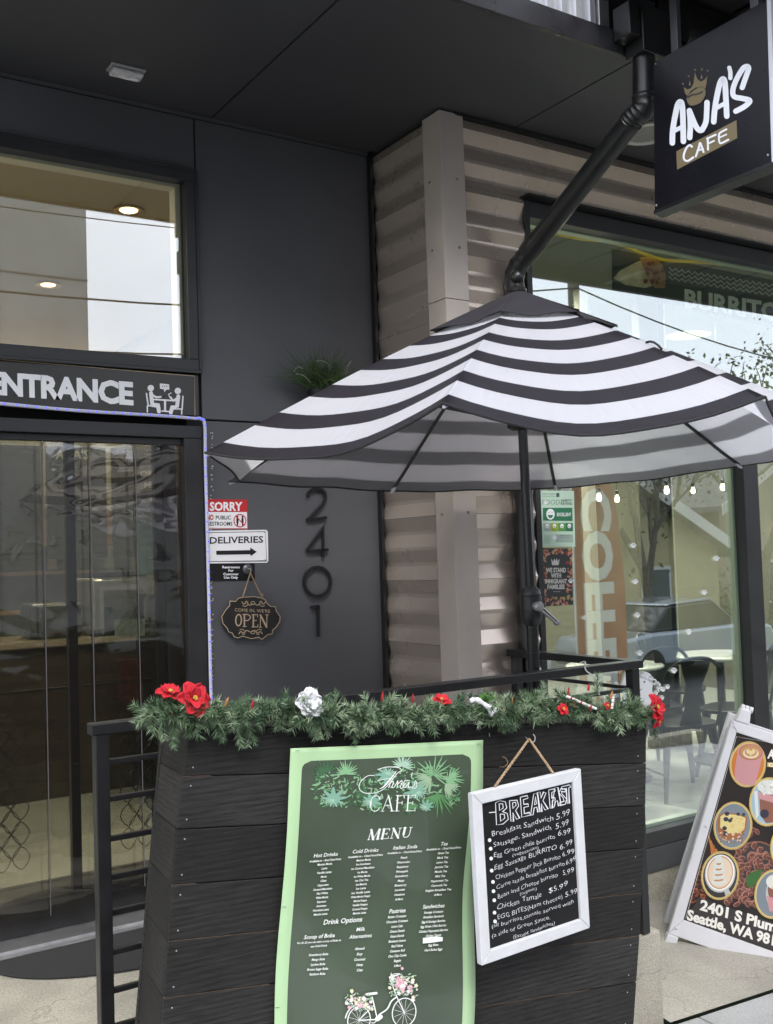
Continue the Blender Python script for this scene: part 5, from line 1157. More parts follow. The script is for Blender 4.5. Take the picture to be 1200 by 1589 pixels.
mt('Hot Drinks', 335, 645, 19, 124, l=LL); mt('Available in - 8oz/12oz/16oz', 332, 673, 10, 166, l=LL, off=.02)
col(330, 693, -1.8, 21.4, ['Mexican Mocha', 'Latte', 'Vanilla Latte', 'Mocha', 'Chai', 'Cappuccino', 'Caramel Macchiato', 'Flat White', 'White Mocha', 'Espresso', 'Americano', 'Horchata Latte', 'Matcha Latte'], wk=5.9)
mt('Cold Drinks', 540, 625, 19, 132, l=LL); mt('Available in - 12oz/16oz/24oz', 540, 652, 10, 180, l=LL, off=.02)
col(532, 673, -1.6, 21, ['Mexican Mocha', 'Ice Americano', 'Ice Caramel Macchiato', 'Ice Mocha', 'Ice White Mocha', 'Ice Chai Tea', 'Ice Matcha', 'Ice Latte', 'Ice Vanilla Latte', 'White Mocha Frappe', 'Mocha Frappe', 'Vanilla Frappe', 'Caramel Frappe', 'Matcha Latte'], wk=5.7)
mt('Italian Soda', 743, 605, 19, 122, l=LL); mt('Available in - 12oz/16oz/24oz', 740, 632, 10, 176, l=LL, off=.02)
col(738, 660, -2.1, 24.1, ['Peach', 'Watermelon', 'Raspberry', 'Pineapple', 'Strawberry', 'Mango', 'Blueberry', 'Lavender', 'Hazelnut', '& More'], 11, 6.6)
mt('Tea', 940, 587, 19, 36, l=LL); mt('Available in - 12oz/16oz/24oz', 938, 612, 10, 178, l=LL, off=.02)
col(937, 635, -2.2, 24.2, ['Green Tea', 'Black Tea', 'Lemon Tea', 'Jasmine Tea', 'Matcha Tea', 'Mint Tea', 'Peppermint Tea', 'Chamomile Tea', 'English Breakfast Tea', '& More'], 11, 6.2)
mt('Drink Options', 425, 984, 25, 200, l=LL, off=.015); mt('Scoop of Boba', 303, 1063, 20, 158, l=LL, off=.015)
mt('For $1.25 you can add a scoop of Boba to', 301, 1091, 10, 224, l=LL, off=.02); mt('any Cold Drink', 300, 1113, 10, 84, l=LL, off=.02)
col(298, 1157, -1.3, 25, ['Strawberry Boba', 'Mango Boba', 'Lychee Boba', 'Brown Sugar Boba', 'Rainbow Boba'], 12, 6.6)
mt('Milk', 517, 1028, 19, 45, l=LL); mt('Alternatives', 515, 1063, 19, 116, l=LL)
col(508, 1126, -.5, 27.2, ['Almond', 'Soy', 'Coconut', 'Hemp', 'Oat'], 13, 8.2)
mt('Pastries', 710, 936, 21, 84, l=LL, off=.015)
col(707, 965, -.7, 24.7, ['Butter Croissant', 'Chocolate Croissant', 'Lemon Cake', 'Cheese Danish', 'Guava Danish', 'Blueberry Lemon', 'Red Velvet', 'Cinnamon Roll', 'Choc Chip Cookie', 'Bagels', '& More'], 12, 5.9)
mt('Sandwiches', 896, 912, 20, 110, l=LL, off=.015)
col(895, 942, -.7, 23.9, ['Sausage Croissant', 'Breakfast Sandwich', 'Egg & Sausage Burrito', 'Egg Green Chile Burrito', 'Chicken Pepperjack Burrito', 'Chicken Tamale', 'Pork Tamale', 'Egg Bites', 'Hard Boiled Eggs'], 11.5, 5.7)
ppoly(b, SM, [zm(*p) for p in ((836, 1074), (905, 1066), (938, 1070), (937, 1090), (880, 1098), (834, 1102))], LL+.001, 0)
# bicycle with flower baskets
BZ = LL
def bs(pts, w_, sm=0, closed=False, m=0):
    global BZ
    BZ += .00006; pstroke(b, SM, [zm(*p) for p in pts], w_/3.333, BZ, m, sm, closed)
for cx_, cy_, r1 in ((500, 1490, 70), (727, 1448, 74)):
    bs(ell(cx_, cy_, r1*.80, r1, .25, 36), 5, 0, True)
    for k_ in range(12): a = k_*math.pi/6+.2; bs([(cx_, cy_), (cx_+r1*.74*math.cos(a), cy_+r1*.94*math.sin(a))], 1.3)
bs(ell(500, 1490, 70, 84, .25, 14, 175, 300), 6, 0)
bs([(727, 1448), (690, 1368), (665, 1300), (655, 1270), (705, 1256)], 5); bs([(655, 1290), (690, 1286), (672, 1256), (708, 1252)], 4, 3)
bs([(690, 1368), (662, 1390), (640, 1430), (600, 1460), (590, 1480)], 7, 4); bs([(565, 1370), (590, 1480)], 6); bs([(500, 1490), (592, 1484)], 6); bs([(575, 1410), (500, 1486)], 4.5)
bs([(540, 1356), (586, 1350)], 13); bs([(590, 1482), (606, 1470)], 24); bs([(590, 1486), (575, 1502), (562, 1502)], 4)
FL = (7, 8, 9, 10)
for cx_, cy_, sx_, sy_, n_ in ((500, 1395, 60, 40, 46), (720, 1310, 62, 60, 74)):
    for i in range(n_):
        BZ += .000004; leaf(cx_+lr.uniform(-sx_, sx_), cy_+lr.uniform(-sy_, sy_), lr.random()*6.28, 12+lr.random()*14, 3, lr.choice([4, 6]), BZ)
    for i in range(n_):
        BZ += .000004; x, y = cx_+lr.gauss(0, sx_*.5), cy_+lr.gauss(0, sy_*.5); r1 = 4+lr.random()*9
        ppoly(b, SM, [zm(x+r1*(.8+.2*math.cos(5*t_))*math.cos(t_), y+r1*(.8+.2*math.cos(5*t_))*math.sin(t_)) for t_ in [j*.35 for j in range(18)]], BZ, lr.choice(FL))
b.build('print', [mat('menu_white', (.80, .82, .78), .4)]+gm+[mat('petal_pink', (.70, .45, .50)), mat('petal_white', (.80, .76, .70)), mat('petal_cream', (.72, .68, .48)), mat('petal_rose', (.62, .32, .40))], mn)
b = MB()
for x, y in ((456, 1163), (735, 1153), (436, 1404), (731, 1383), (427, 1560)): b.tube([SM.pt(x-3, y, .003), SM.pt(x-2.8, y, .0055), SM.pt(x+2.8, y-.4, .0055), SM.pt(x+3, y-.4, .003)], .0006, 4)
b.build('staple', mat('dark_staple', (.08, .08, .08), .4, metal=.8), mn)

# ---------------------------------------------------------------- chalkboard
CO = Vector((1.9597, 2.2929, .6524)); CRt = Matrix(((.9996, -.0021, -.0286), (.002, 1, -.0048), (.0286, .0048, .9996))); CM = Matrix.Translation(CO) @ CRt.to_4x4()
cw, chh = .412, .473
cb = thing('chalkboard', 'white framed chalkboard headed BREAKFAST with burrito prices, hung by twine on the planter', 'chalkboard', mtx=CM)
WF = mat('white_painted_frame', (.60, .60, .62), .55, var=.05, vscale=14, bump=.25, bscale=60)
fw = .034
def frame_piece(a, b_, c_, d_, th=.022): MB().prism([CM @ Vector((x, 0, z)) for x, z in (a, b_, c_, d_)], (CRt @ Vector((0, th, 0)))).build('frame', WF, cb, bevel=.0025)
hx, hz = cw/2, chh/2
g_ = .0004
frame_piece((-hx, hz), (hx, hz), (hx-fw, hz-fw), (-hx+fw, hz-fw)); frame_piece((-hx, -hz), (-hx+fw, -hz+fw), (hx-fw, -hz+fw), (hx, -hz))
frame_piece((-hx, hz-g_), (-hx+fw-g_, hz-fw), (-hx+fw-g_, -hz+fw), (-hx, -hz+g_)); frame_piece((hx, hz-g_), (hx, -hz+g_), (hx-fw+g_, -hz+fw), (hx-fw+g_, hz-fw))
b = MB(); i1 = fw-.001; i2 = fw+.007
for q in (((-hx+i1, hz-i1), (hx-i1, hz-i1), (hx-i2, hz-i2), (-hx+i2, hz-i2)), ((-hx+i1, -hz+i1), (-hx+i2, -hz+i2), (hx-i2, -hz+i2), (hx-i1, -hz+i1)), ((-hx+i1, hz-i1), (-hx+i2, hz-i2), (-hx+i2, -hz+i2), (-hx+i1, -hz+i1)), ((hx-i1, hz-i1), (hx-i1, -hz+i1), (hx-i2, -hz+i2), (hx-i2, hz-i2))):
    pass
lbox('slate', (-hx+fw-.004, .010, -hz+fw-.004), (hx-fw+.004, .016, hz-fw+.004), mat('slate_black', (.009, .009, .0095), .7, var=.5, vscale=5, spec=.25), cb, CM)
SCb = Surf(CM @ Vector((0, .010, 0)), CRt @ Vector((0, -1, 0)))
zc = lambda x, y: (720+x/2.5, 1120+y/2.5)
b = MB(); CL = [.0008]
def ck_(pts, w_=2.6, sm=0, closed=False):
    CL[0] += .00003; pstroke(b, SCb, [zc(*p) for p in pts], w_/2.5, CL[0], 0, sm, closed)
# outlined heading letters
for L_ in ([[(122, 314), (126, 400), (152, 396), (172, 378), (168, 356), (150, 348), (166, 334), (160, 310), (140, 306), (122, 314)], [(136, 318), (138, 344), (152, 334), (150, 318), (136, 318)], [(140, 358), (142, 386), (158, 374), (156, 358), (140, 358)]],
           [[(176, 306), (182, 386), (192, 386), (190, 352), (204, 378), (216, 374), (200, 344), (212, 326), (206, 304), (176, 306)], [(188, 314), (190, 336), (202, 324), (200, 312), (188, 314)]],
           [[(218, 292), (224, 370), (256, 362), (254, 352), (234, 356), (232, 332), (250, 328), (248, 318), (232, 320), (230, 302), (248, 296), (246, 286), (218, 292)]],
           [[(258, 362), (270, 280), (284, 276), (296, 346), (286, 350), (282, 330), (272, 334), (268, 360), (258, 362)], [(273, 322), (278, 290), (282, 318), (273, 322)]],
           [[(284, 274), (292, 350), (302, 348), (300, 318), (314, 342), (326, 338), (306, 306), (318, 276), (308, 272), (298, 296), (295, 272), (284, 274)]],
           [[(328, 264), (334, 336), (344, 334), (342, 306), (354, 302), (352, 294), (341, 296), (340, 274), (354, 268), (352, 260), (328, 264)]],
           [[(340, 332), (352, 256), (364, 254), (376, 322), (366, 326), (362, 306), (354, 308), (350, 330), (340, 332)]],
           [[(392, 262), (376, 258), (368, 276), (384, 294), (388, 308), (370, 314), (372, 324), (392, 320), (398, 300), (380, 280), (378, 270), (392, 272), (392, 262)]],
           [[(378, 252), (380, 262), (396, 258), (400, 318), (408, 316), (406, 256), (412, 254), (410, 244), (378, 252)]]):
    for q in L_: ck_(q, 2.8)
ck_([(98, 352), (122, 350)], 3.2)
def ch(s_, x0, y0, x1, y1, h_, m=0, off=-.014, sd2=0):
    X0, Y0 = zc(x0, y0); X1, Y1 = zc(x1, y1); sl_ = (Y1-Y0)/(X1-X0); CL[0] += .00004
    ptext(b, SCb, s_, (X0+X1)/2, (Y0+Y1)/2-h_/5, h_/2.5, X1-X0, slope=sl_, lean=-.04, lift=CL[0], off=off, wob=.12, seed=sd2, res=2)
rows = [('Breakfast Sandwich', 108, 450, 346, 384, 21, '5.99', 358, 382, 410, 362, 24), ('Sausage, Sandwich', 114, 492, 338, 420, 20, '5.99', 356, 418, 406, 402, 22), ('Egg Green chile burrito', 116, 530, 352, 456, 18, '6.99', 364, 450, 412, 434, 21),
        ('(vegetarian)', 188, 528, 288, 496, 13, None), ('Egg Sausage BURRITO', 118, 578, 358, 496, 19, '6.99', 372, 498, 420, 478, 21), ('Chicken Pepper Jack Burrito', 122, 618, 372, 532, 18, '6.99', 380, 530, 426, 510, 19),
        ('Carne asada breakfast burrito', 126, 652, 390, 560, 17, '6.99', 394, 560, 432, 540, 19), ('Bean and Cheese burrito', 130, 690, 362, 602, 18, '5.99', 382, 602, 424, 584, 20), ('(organic)', 216, 676, 280, 654, 12, None),
        ('Chicken Tamale', 128, 734, 300, 682, 21, '$5.99', 328, 668, 400, 640, 20), ('EGG BITES(Ham cheese)', 130, 772, 380, 690, 18, '5.99', 392, 684, 438, 664, 20),
        ('(all burritos,tamale served with', 106, 806, 424, 708, 16, None), ('(a side of Green Sauce.', 108, 840, 332, 768, 16, None), ('(Except sandwiches)', 190, 848, 350, 788, 15, None)]
for i, r_ in enumerate(rows):
    ch(r_[0], r_[1], r_[2]-4, r_[3], r_[4]-4, r_[5], sd2=i)
    if r_[6]: ch(r_[6], r_[7], r_[8]-4, r_[9], r_[10]-4, r_[11], sd2=i+30)
for x, y in ((99, 459), (103, 492), (105, 530), (107, 577), (112, 621), (114, 657), (117, 692), (118, 740), (120, 774)): ppoly(b, SCb, [zc(*p) for p in ell(x, y, 7, 7.5, 0, 12)], .0012)
b.build('chalk_writing', mat('chalk_white', (.72, .72, .75), .9), cb)
# twine and hook
ap = SP.pt(818, 1146, .012); A_ = CM @ Vector((-.125, .012, hz)); 
a1 = SCb.pt(768, 1221, .0); a2 = SCb.pt(859, 1200, .0)
def rope(name, p, q, par):
    b = MB(); n_ = 40; d = (q-p); s1 = d.orthogonal().normalized(); s2 = d.normalized().cross(s1)
    for ph in (0, 2.094, 4.189): b.tube([p+d*i/n_+(s1*math.cos(i*.9+ph)+s2*math.sin(i*.9+ph))*.0021 for i in range(n_+1)], .0021, 5)
    return b.build(name, TW, par, smooth=True)
rope('twine', ap, a1, cb); rope('twine', ap, a2, cb)
t = thing('wall_hook', 'small bent steel hook screwed into the planter, holding the chalkboard twine', 'hook', SP.pt(818, 1146))
MB().tube(smooth_pts([SP.pt(816, 1143, -.004), SP.pt(817, 1148, .014), SP.pt(821, 1150, .026), SP.pt(823, 1143, .026), SP.pt(821, 1138, .022)], 4), .0016, 6).build('hook', NAIL, t, smooth=True)
t = thing('wall_hook', 'small empty steel hook on the planter, left of the chalkboard twine', 'hook', SP.pt(780, 1182))
MB().tube(smooth_pts([SP.pt(776, 1190, -.003), SP.pt(779, 1189, .012), SP.pt(783, 1183, .018), SP.pt(781, 1176, .014), SP.pt(777, 1174, .010)], 4), .0016, 6).build('hook', mat('rusty_hook', (.25, .17, .11), .6, metal=.5), t, smooth=True)

# ---------------------------------------------------------------- evergreen garland with flowers
GN1 = mat('needle_green', (.085, .145, .07), .6, var=.35, vscale=30); GN2 = mat('needle_pale', (.26, .34, .21), .6, var=.3, vscale=30); GN3 = mat('needle_dark', (.035, .075, .035), .6)
ga = thing('garland', 'green artificial fir garland draped along the top edge of the planter', 'garland', sp(640, 1105))
gr = random.Random(5); gb = MB()
def needle(p, d, L_, m, w_=.0015):
    d = d.normalized(); a = d.orthogonal().normalized(); a.rotate(Matrix.Rotation(gr.random()*3.14, 3, d)); c = d.cross(a)
    q = p+d*L_; gb.add([p+a*w_, p-a*w_*.5+c*w_*.87, p-a*w_*.5-c*w_*.87, q], [(0, 1, 3), (1, 2, 3), (2, 0, 3)], m)
def sprig(p, d, L_, droop=.0, nlen=.034):
    """a twig of needles, starting at p"""
    d = d.normalized(); n_ = int(L_/.0040); q = p.copy(); pts = [p]; mm = gr.choice([0, 0, 1, 1, 2])
    for i in range(n_):
        t_ = i/n_; d = (d+Vector((gr.uniform(-.03, .03), gr.uniform(-.03, .03), -droop*.05))).normalized(); q = q+d*.0040; pts.append(q)
        for k_ in range(3):
            s_ = Vector((gr.gauss(0, 1), gr.gauss(0, 1), gr.gauss(0, 1))); s_ = (s_-d*s_.dot(d)).normalized()
            needle(q, d*.8+s_*(.75+.2*gr.random()), nlen*(.75+.4*gr.random())*(1-.45*t_*t_), mm if gr.random() < .75 else gr.choice([0, 1, 2]))
    gb.tube([pts[0], pts[len(pts)//2], pts[-1]], .0014, 4, 2)
RT = PR @ Vector((1, 0, 0))
path = [(236, 1112, .02), (262, 1103, .0), (300, 1106, -.02), (350, 1112, -.02), (400, 1104, -.01), (450, 1108, -.02), (500, 1106, -.02), (560, 1112, -.02), (610, 1104, -.01), (660, 1110, -.02), (720, 1100, -.01), (780, 1106, -.02), (830, 1098, .0), (880, 1096, .0), (930, 1104, -.01), (975, 1106, -.01), (1008, 1108, .0)]
gp = smooth_pts([sp(x, y, bk_-.005) for x, y, bk_ in path], 14)
for i, p in enumerate(gp):
    for k_ in range(2 if i % 3 else 3):
        f = i/len(gp); a = gr.uniform(-.2, 1) 
        d = Vector((gr.uniform(-1, 1), gr.uniform(-.9, .35), gr.uniform(-.55, .75)))
        sprig(p+Vector((gr.uniform(-.01, .01), gr.uniform(-.015, .015), gr.uniform(-.012, .012))), d, gr.uniform(.030, .068), .3)
# tufts hanging over the front boards
for x, y0, y1 in ((246, 1120, 1156), (268, 1118, 1168), (290, 1120, 1150), (340, 1118, 1158), (345, 1118, 1140), (366, 1120, 1166), (382, 1118, 1164), (430, 1118, 1136), (478, 1116, 1154), (497, 1116, 1152), (545, 1118, 1160), (552, 1116, 1148), (600, 1112, 1146), (622, 1112, 1140), (690, 1112, 1138), (700, 1110, 1130), (772, 1112, 1142), (788, 1112, 1140), (800, 1112, 1126), (845, 1106, 1120), (925, 1112, 1140), (932, 1110, 1134)):
    for k_ in range(2):
        a, c = sp(x+gr.uniform(-4, 4), y0, -.02), sp(x+gr.uniform(-10, 6), y1-5, -.028); sprig(a, (c-a)+Vector((0, -.012, 0)), (c-a).length*.92, .2, .026)
for x, y, dx, dy in ((655, 1100, 8, -16), (840, 1080, 6, -22), (905, 1075, 22, -12), (930, 1066, 0, -20), (860, 1085, -12, -14), (1000, 1095, 14, 2), (745, 1095, -8, -18)):
    a = sp(x, y+12, .01); c = sp(x+dx, y+dy+12, .01); sprig(a, c-a, .065, 0)
o = gb.build('needles', [GN1, GN2, GN3], ga)
MB().tube(gp[::4], .004, 6).build('wire_stem', mat('stem_green', (.04, .06, .03), .7), ga, smooth=True)
for i, (x, y) in enumerate(((345, 1089), (385, 1093), (262, 1111), (552, 1112), (632, 1083), (585, 1080), (785, 1088), (866, 1096), (903, 1066), (938, 1078), (770, 1103), (872, 1072), (880, 1090), (905, 1098))):
    p = sp(x, y, -.035); d = Vector((gr.uniform(-.4, .4), -.3, 1)).normalized()
    MB().tube([p-d*.010, p, p+d*.010, p+d*.016], [.0035, .0038, .0028, .0006], 7).build('light_bulb', mat('bulb_red', (.40, .03, .03), .25) if i % 3 else mat('bulb_amber', (.5, .22, .08), .25), ga, smooth=True)
PET = {'red': mat('velvet_red', (.50, .008, .022), .75, var=.2, vscale=30, sheen=1), 'white': mat('velvet_white', (.72, .72, .74), .85, var=.06, vscale=30)}
def flower(lab, x, y, R1, col_, npet, back=-.045, curl=.4, name='fabric_flower', lean=(0, -1, .55)):
    c = sp(x, y, back); t = thing(name, lab, 'flower', c, 'cloth flowers on the garland'); ax = Vector(lean).normalized(); e1 = ax.orthogonal().normalized(); e2 = ax.cross(e1)
    for ring, (rr, el, n_) in enumerate(((1, .25, npet), (.72, .8, max(4, npet-2)))):
        for k_ in range(n_):
            a = 2*math.pi*k_/n_+ring*.5+gr.uniform(-.15, .15); d = e1*math.cos(a)+e2*math.sin(a); s_ = ax.cross(d); b = MB(); NI, NJ = 7, 6; L_ = R1*rr*gr.uniform(.88, 1.1); W1 = L_*.46
            el_ = el+gr.uniform(-.2, .2)
            for i in range(NI+1):
                t_ = i/NI; wd = W1*(math.sin(math.pi*min(1, t_*.82+.10))**.75)
                for j in range(NJ+1):
                    u = j/NJ*2-1
                    p = c+d*(L_*t_*math.cos(el_*(1-.3*t_)))+ax*(L_*t_*math.sin(el_)-curl*L_*t_*t_*.5+W1*.35*u*u+.06*L_*math.sin(u*6+k_)*t_)+s_*wd*u
                    b.v.append(p)
            for i in range(NI):
                for j in range(NJ): q = i*(NJ+1)+j; b.f.append([q, q+1, q+NJ+2, q+NJ+1]); b.m.append(0)
            o = b.build('petal', PET[col_], t, smooth=True); md = o.modifiers.new('thickness', 'SOLIDIFY'); md.thickness = .0012
    b = MB()
    for i in range(7):
        a = i*.9; p = c+ax*R1*.28+(e1*math.cos(a)+e2*math.sin(a))*R1*.09*(i > 0); b.lathe([(.0001, -.0035), (.003, -.0015), (.003, .0015), (.0001, .0035)], p, 7)
    b.build('stamens', mat('stamen_yellow', (.45, .32, .04), .5) if col_ == 'red' else PET['white'], t, smooth=True)
    return t
flower('red cloth flower at the far left end of the garland, behind the bigger one', 262, 1076, .036, 'red', 6, -.01, lean=(.1, -.6, 1))
flower('largest red cloth flower near the left end of the garland', 291, 1083, .047, 'red', 6, -.05, lean=(.2, -1, .35))
flower('white cloth flower standing up from the garland above the menu', 467, 1088, .044, 'white', 8, -.05, curl=.35, lean=(0, -1, .15))
flower('flat red cloth flower in the middle of the garland', 677, 1087, .030, 'red', 7, -.03, lean=(0, -.5, 1))
flower('small red cloth flower half sunk in the garland above the chalkboard', 860, 1099, .022, 'red', 5, -.045)
flower('small red cloth flower beside the white candy stick', 930, 1094, .015, 'red', 5, -.04)
flower('big red poinsettia like cloth flower at the right end of the garland', 1000, 1096, .046, 'red', 6, -.05, lean=(.3, -1, .3))
flower('drooping red cloth flower hanging just under the right end of the garland', 1003, 1116, .026, 'red', 5, -.055, lean=(.3, -1, -.4))
# white bow, bright green tuft, candy sticks, S-hook
t = thing('white_ribbon', 'small white ribbon bow on the garland right of the middle red flower', 'ribbon', sp(730, 1092, -.05)); b = MB()
for P in ([(715, 1086), (725, 1084), (740, 1094), (748, 1106)], [(738, 1094), (752, 1098), (745, 1107)]): b.tube(smooth_pts([sp(x, y, -.055) for x, y in P], 4), [.005+.004*abs(math.sin(i)) for i in range((len(P)-1)*4+1)], 8)
b.build('bow', PET['white'], t, smooth=True)
gb = MB(); g0 = GN1
for i in range(9): sprig(sp(745+gr.uniform(-4, 4), 1094, -.03), Vector((gr.uniform(-.6, .6), -.3, gr.uniform(.2, 1))), .04, 0, .022)
o = gb.build('pine_pick', mat('bright_needle', (.10, .24, .05), .6)); tag(o, 'bright green pine tuft sticking up behind the white ribbon', 'greenery')
for lab, pts in (('longer white and red candy stick lying across the garland', ((866, 1079), (910, 1098))), ('short upright white candy stick in the garland', ((938, 1080), (934, 1098)))):
    a, c = sp(*pts[0], -.045), sp(*pts[1], -.05); t = thing('candy_stick', lab, 'ornament', a); n_ = 9
    MB().tube([a, c], .0042, 8).build('stick', mat('candy_white', (.72, .70, .68), .35), t, smooth=True)
    b = MB()
    for i in range(1, n_, 3): b.tube([a.lerp(c, i/n_), a.lerp(c, (i+.5)/n_)], .0046, 8)
    b.build('red_stripes', mat('candy_red', (.45, .05, .04), .35), t)
P = smooth_pts([onp(x, y, 1, YR-.03) for x, y in ((909, 1031), (908, 1036), (911, 1042), (920, 1048), (926, 1054), (929, 1064), (930, 1076))], 5)
P0h = [onp(909, 1031, 1, YR-.03)+Vector((0, .03, .004)), onp(908, 1027, 1, YR-.03)]
tag(MB().tube(smooth_pts([P0h[0], P0h[1]]+[onp(x, y, 1, YR-.03) for x, y in ((908, 1036), (911, 1042), (920, 1048), (926, 1054), (929, 1064), (930, 1078))], 5), .0028, 8).build('wire_hook', mat('white_wire', (.70, .68, .66), .4), smooth=True), 'bent white wire hanging from the railing over the garland', 'hook')

# ---------------------------------------------------------------- A-frame pavement sign
AR = Matrix(((.701, .642, .31), (-.635, .76, -.139), (-.325, -.099, .941))); AO = Vector((3.8324, 3.4101, -.2194)); AM = Matrix.Translation(AO) @ AR.to_4x4()
af = thing('pavement_sign', 'white plastic A-frame sign with round photos of drinks and the cafe address', 'a-frame sign', mtx=AM)
PL = mat('white_plastic', (.62, .62, .65), .38, var=.04, vscale=10, bump=.15, bscale=50)
Wp, Hp = .61, .915
fo = [(-.052, -.105), (Wp+.052, -.105), (Wp+.045, Hp+.10), (-.028, Hp+.10)]
def apr(pts, y0, y1, name, m, par, bev=.004): return MB().prism([AM @ Vector((x, y0, z)) for x, z in pts], AR @ Vector((0, y1-y0, 0))).build(name, m, par, bevel=bev)
for face, yo in (('front_frame', 0),):
    apr([(-.052, -.085), (Wp+.052, -.085), (Wp+.001, -.001), (-.001, -.001)], -.010, .030, 'bottom_rail', PL, af)
    apr([(-.052, -.0845), (-.0015, -.001), (-.0015, Hp+.001), (-.038, Hp+.05)], -.010, .030, 'side_rail', PL, af)
    apr([(Wp+.052, -.0845), (Wp+.038, Hp+.05), (Wp+.0015, Hp+.001), (Wp+.0015, -.001)], -.010, .030, 'side_rail', PL, af)
    apr([(-.0375, Hp+.0505), (-.001, Hp+.0015), (Wp+.001, Hp+.0015), (Wp+.0375, Hp+.0505)], -.010, .030, 'top_rail', PL, af)
    for x0, s_ in ((-.058, 1), (Wp+.058, -1)): apr([(x0, -.128), (x0+s_*.055, -.128), (x0+s_*.055, -.0855), (x0+s_*.004, -.0855)], -.016, .040, 'foot', PL, af)
    # hinge lugs and handle
    for x0 in (-.020, Wp-.05): apr([(x0, Hp+.051), (x0+.07, Hp+.051), (x0+.058, Hp+.125), (x0+.010, Hp+.125)], -.004, .05, 'hinge_lug', PL, af, .01)
    b = MB()
    for k_ in range(3): b.tube([AM @ Vector((-.008+.02*k_, .02, Hp+.125)), AM @ Vector((.008+.02*k_, .02, Hp+.125))], .016, 12)
    b.build('hinge_barrel', PL, af, smooth=True)
    apr([(.16, Hp+.051), (Wp-.16, Hp+.051), (Wp-.18, Hp+.085), (.18, Hp+.085)], 0, .035, 'handle', PL, af, .008)
    for x, z in ((-.022, -.045), (-.018, Hp+.028), (-.018, .45)):
        p = AM @ Vector((x, -.0102, z)); b = MB(); b.lathe([(.0001, .003), (.008, .003), (.010, 0)], p, 14, axis='Y'); b.build('rivet', PL, af, smooth=True)
    apr([(-.044, .40), (-.0385, .40), (-.0375, .47), (-.044, .47)], -.006, .02, 'catch', PL, af, .001)
BKM = AM @ Matrix.Translation((0, .06, Hp+.11)) @ Matrix.Rotation(R_(7), 4, 'X') @ Matrix.Translation((0, -.0, -(Hp+.11)))
b = MB(); b.box((-.045, 0, -.10), (-.004, .035, Hp+.08), M=BKM).box((Wp+.004, 0, -.10), (Wp+.045, .035, Hp+.08), M=BKM).box((-.0035, 0, -.06), (Wp+.0035, .03, .0), M=BKM).box((-.0035, 0, Hp), (Wp+.0035, .03, Hp+.06), M=BKM)
b.build('rear_frame', PL, af, bevel=.003); lbox('rear_panel', (-.003, .012, .001), (Wp+.003, .017, Hp-.001), mat('panel_back', (.5, .5, .5), .5), af, BKM)
ap_ = lbox('panel', (-.001, -.002, -.001), (Wp+.001, .004, Hp+.001), mat('coffee_black', (.020, .014, .012), .35, var=.3, vscale=3), af, AM)
SA = Surf(AM @ Vector((0, -.002, 0)), AR @ Vector((0, -1, 0)))
AI = AM.inverted()
zA = lambda x, y: (1030+x/3.782, 1080+y/3.782)
b = MB(); AL = [.0006]
pm_ = [('cream_print', (.75, .73, .68)), ('gold_ring', (.50, .36, .12)), ('cup_pink', (.50, .25, .26)), ('coffee_tan', (.48, .24, .10)), ('latte_foam', (.68, .55, .42)), ('orange_wood', (.52, .17, .03)), ('pale_blue', (.30, .42, .50)), ('iced_brown', (.22, .09, .06)),
       ('cake_cream', (.66, .55, .24)), ('berry_dark', (.03, .03, .05)), ('crust_brown', (.32, .12, .04)), ('bean_brown', (.13, .045, .030)), ('bean_light', (.36, .17, .13)), ('leaf_green', (.04, .12, .03)), ('cup_grey', (.42, .44, .44)), ('spice_red', (.24, .05, .02)), ('dark_back', (.035, .03, .03)), ('pale_foam', (.60, .62, .58)), ('grey_blue', (.18, .21, .24))]
PM_ = [mat('print_'+n_, c, .4) for n_, c in pm_]; IX = {n_: i for i, (n_, c) in enumerate(pm_)}
def clipA(pts):
    # keep the print on the panel
    out = []
    for x, y in pts:
        q = AI @ SA.pt(x, y); q.x = max(.002, min(Wp-.002, q.x)); q.z = max(.002, min(Hp-.002, q.z)); q.y = 0; out.append(q)
    return out
def Apoly(pts, m, zoom=True):
    AL[0] += .000008; q = clipA([zA(*p) for p in pts] if zoom else pts)
    b.poly([AM @ (p+Vector((0, -.002-AL[0], 0))) for p in q], IX[m])
def Aell(cx_, cy_, rx, ry, m, rot=.12, n_=28): Apoly(ell(cx_, cy_, rx, ry, rot, n_), m)
ar_ = random.Random(21)
# spices and beans, then the medallions
for i in range(160): x = 150+ar_.random()*110; y = 990+ar_.random()*230; Aell(x, y, 4+ar_.random()*5, 3+ar_.random()*3, 'spice_red' if ar_.random() < .75 else 'crust_brown', ar_.random()*3, 7) if (x-150)*2.1 > (1190-y) *.55 else None
for k_ in range(5): x = 236+k_*16; y = 800+k_*25; Apoly([(x, y), (x+12, y-3), (x+58, y+135), (x+44, y+138)], 'crust_brown' if k_ % 2 else 'orange_wood')
Aell(545, 1010, 150, 160, 'iced_brown'); Aell(545, 1012, 143, 153, 'dark_back')
for i in range(190):
    if i < 140: a = ar_.random()*6.28; r_ = math.sqrt(ar_.random()); x = 520+r_*130*math.cos(a); y = 1040+r_*175*math.sin(a)
    else: x = 360+ar_.random()*320; y = 1150+ar_.random()*85-(x-360)*.02
    rt = ar_.random()*3.14; L_ = 17+ar_.random()*6
    Aell(x, y, L_, L_*.62, 'bean_light', rt, 12); Aell(x+2, y+2, L_*.85, L_*.5, 'bean_brown', rt, 12)
    Apoly([(x-L_*.8*math.cos(rt), y-L_*.8*math.sin(rt)), (x+2, y-1), (x+L_*.8*math.cos(rt), y+L_*.8*math.sin(rt)), (x+1, y+2.5)], 'dark_back')
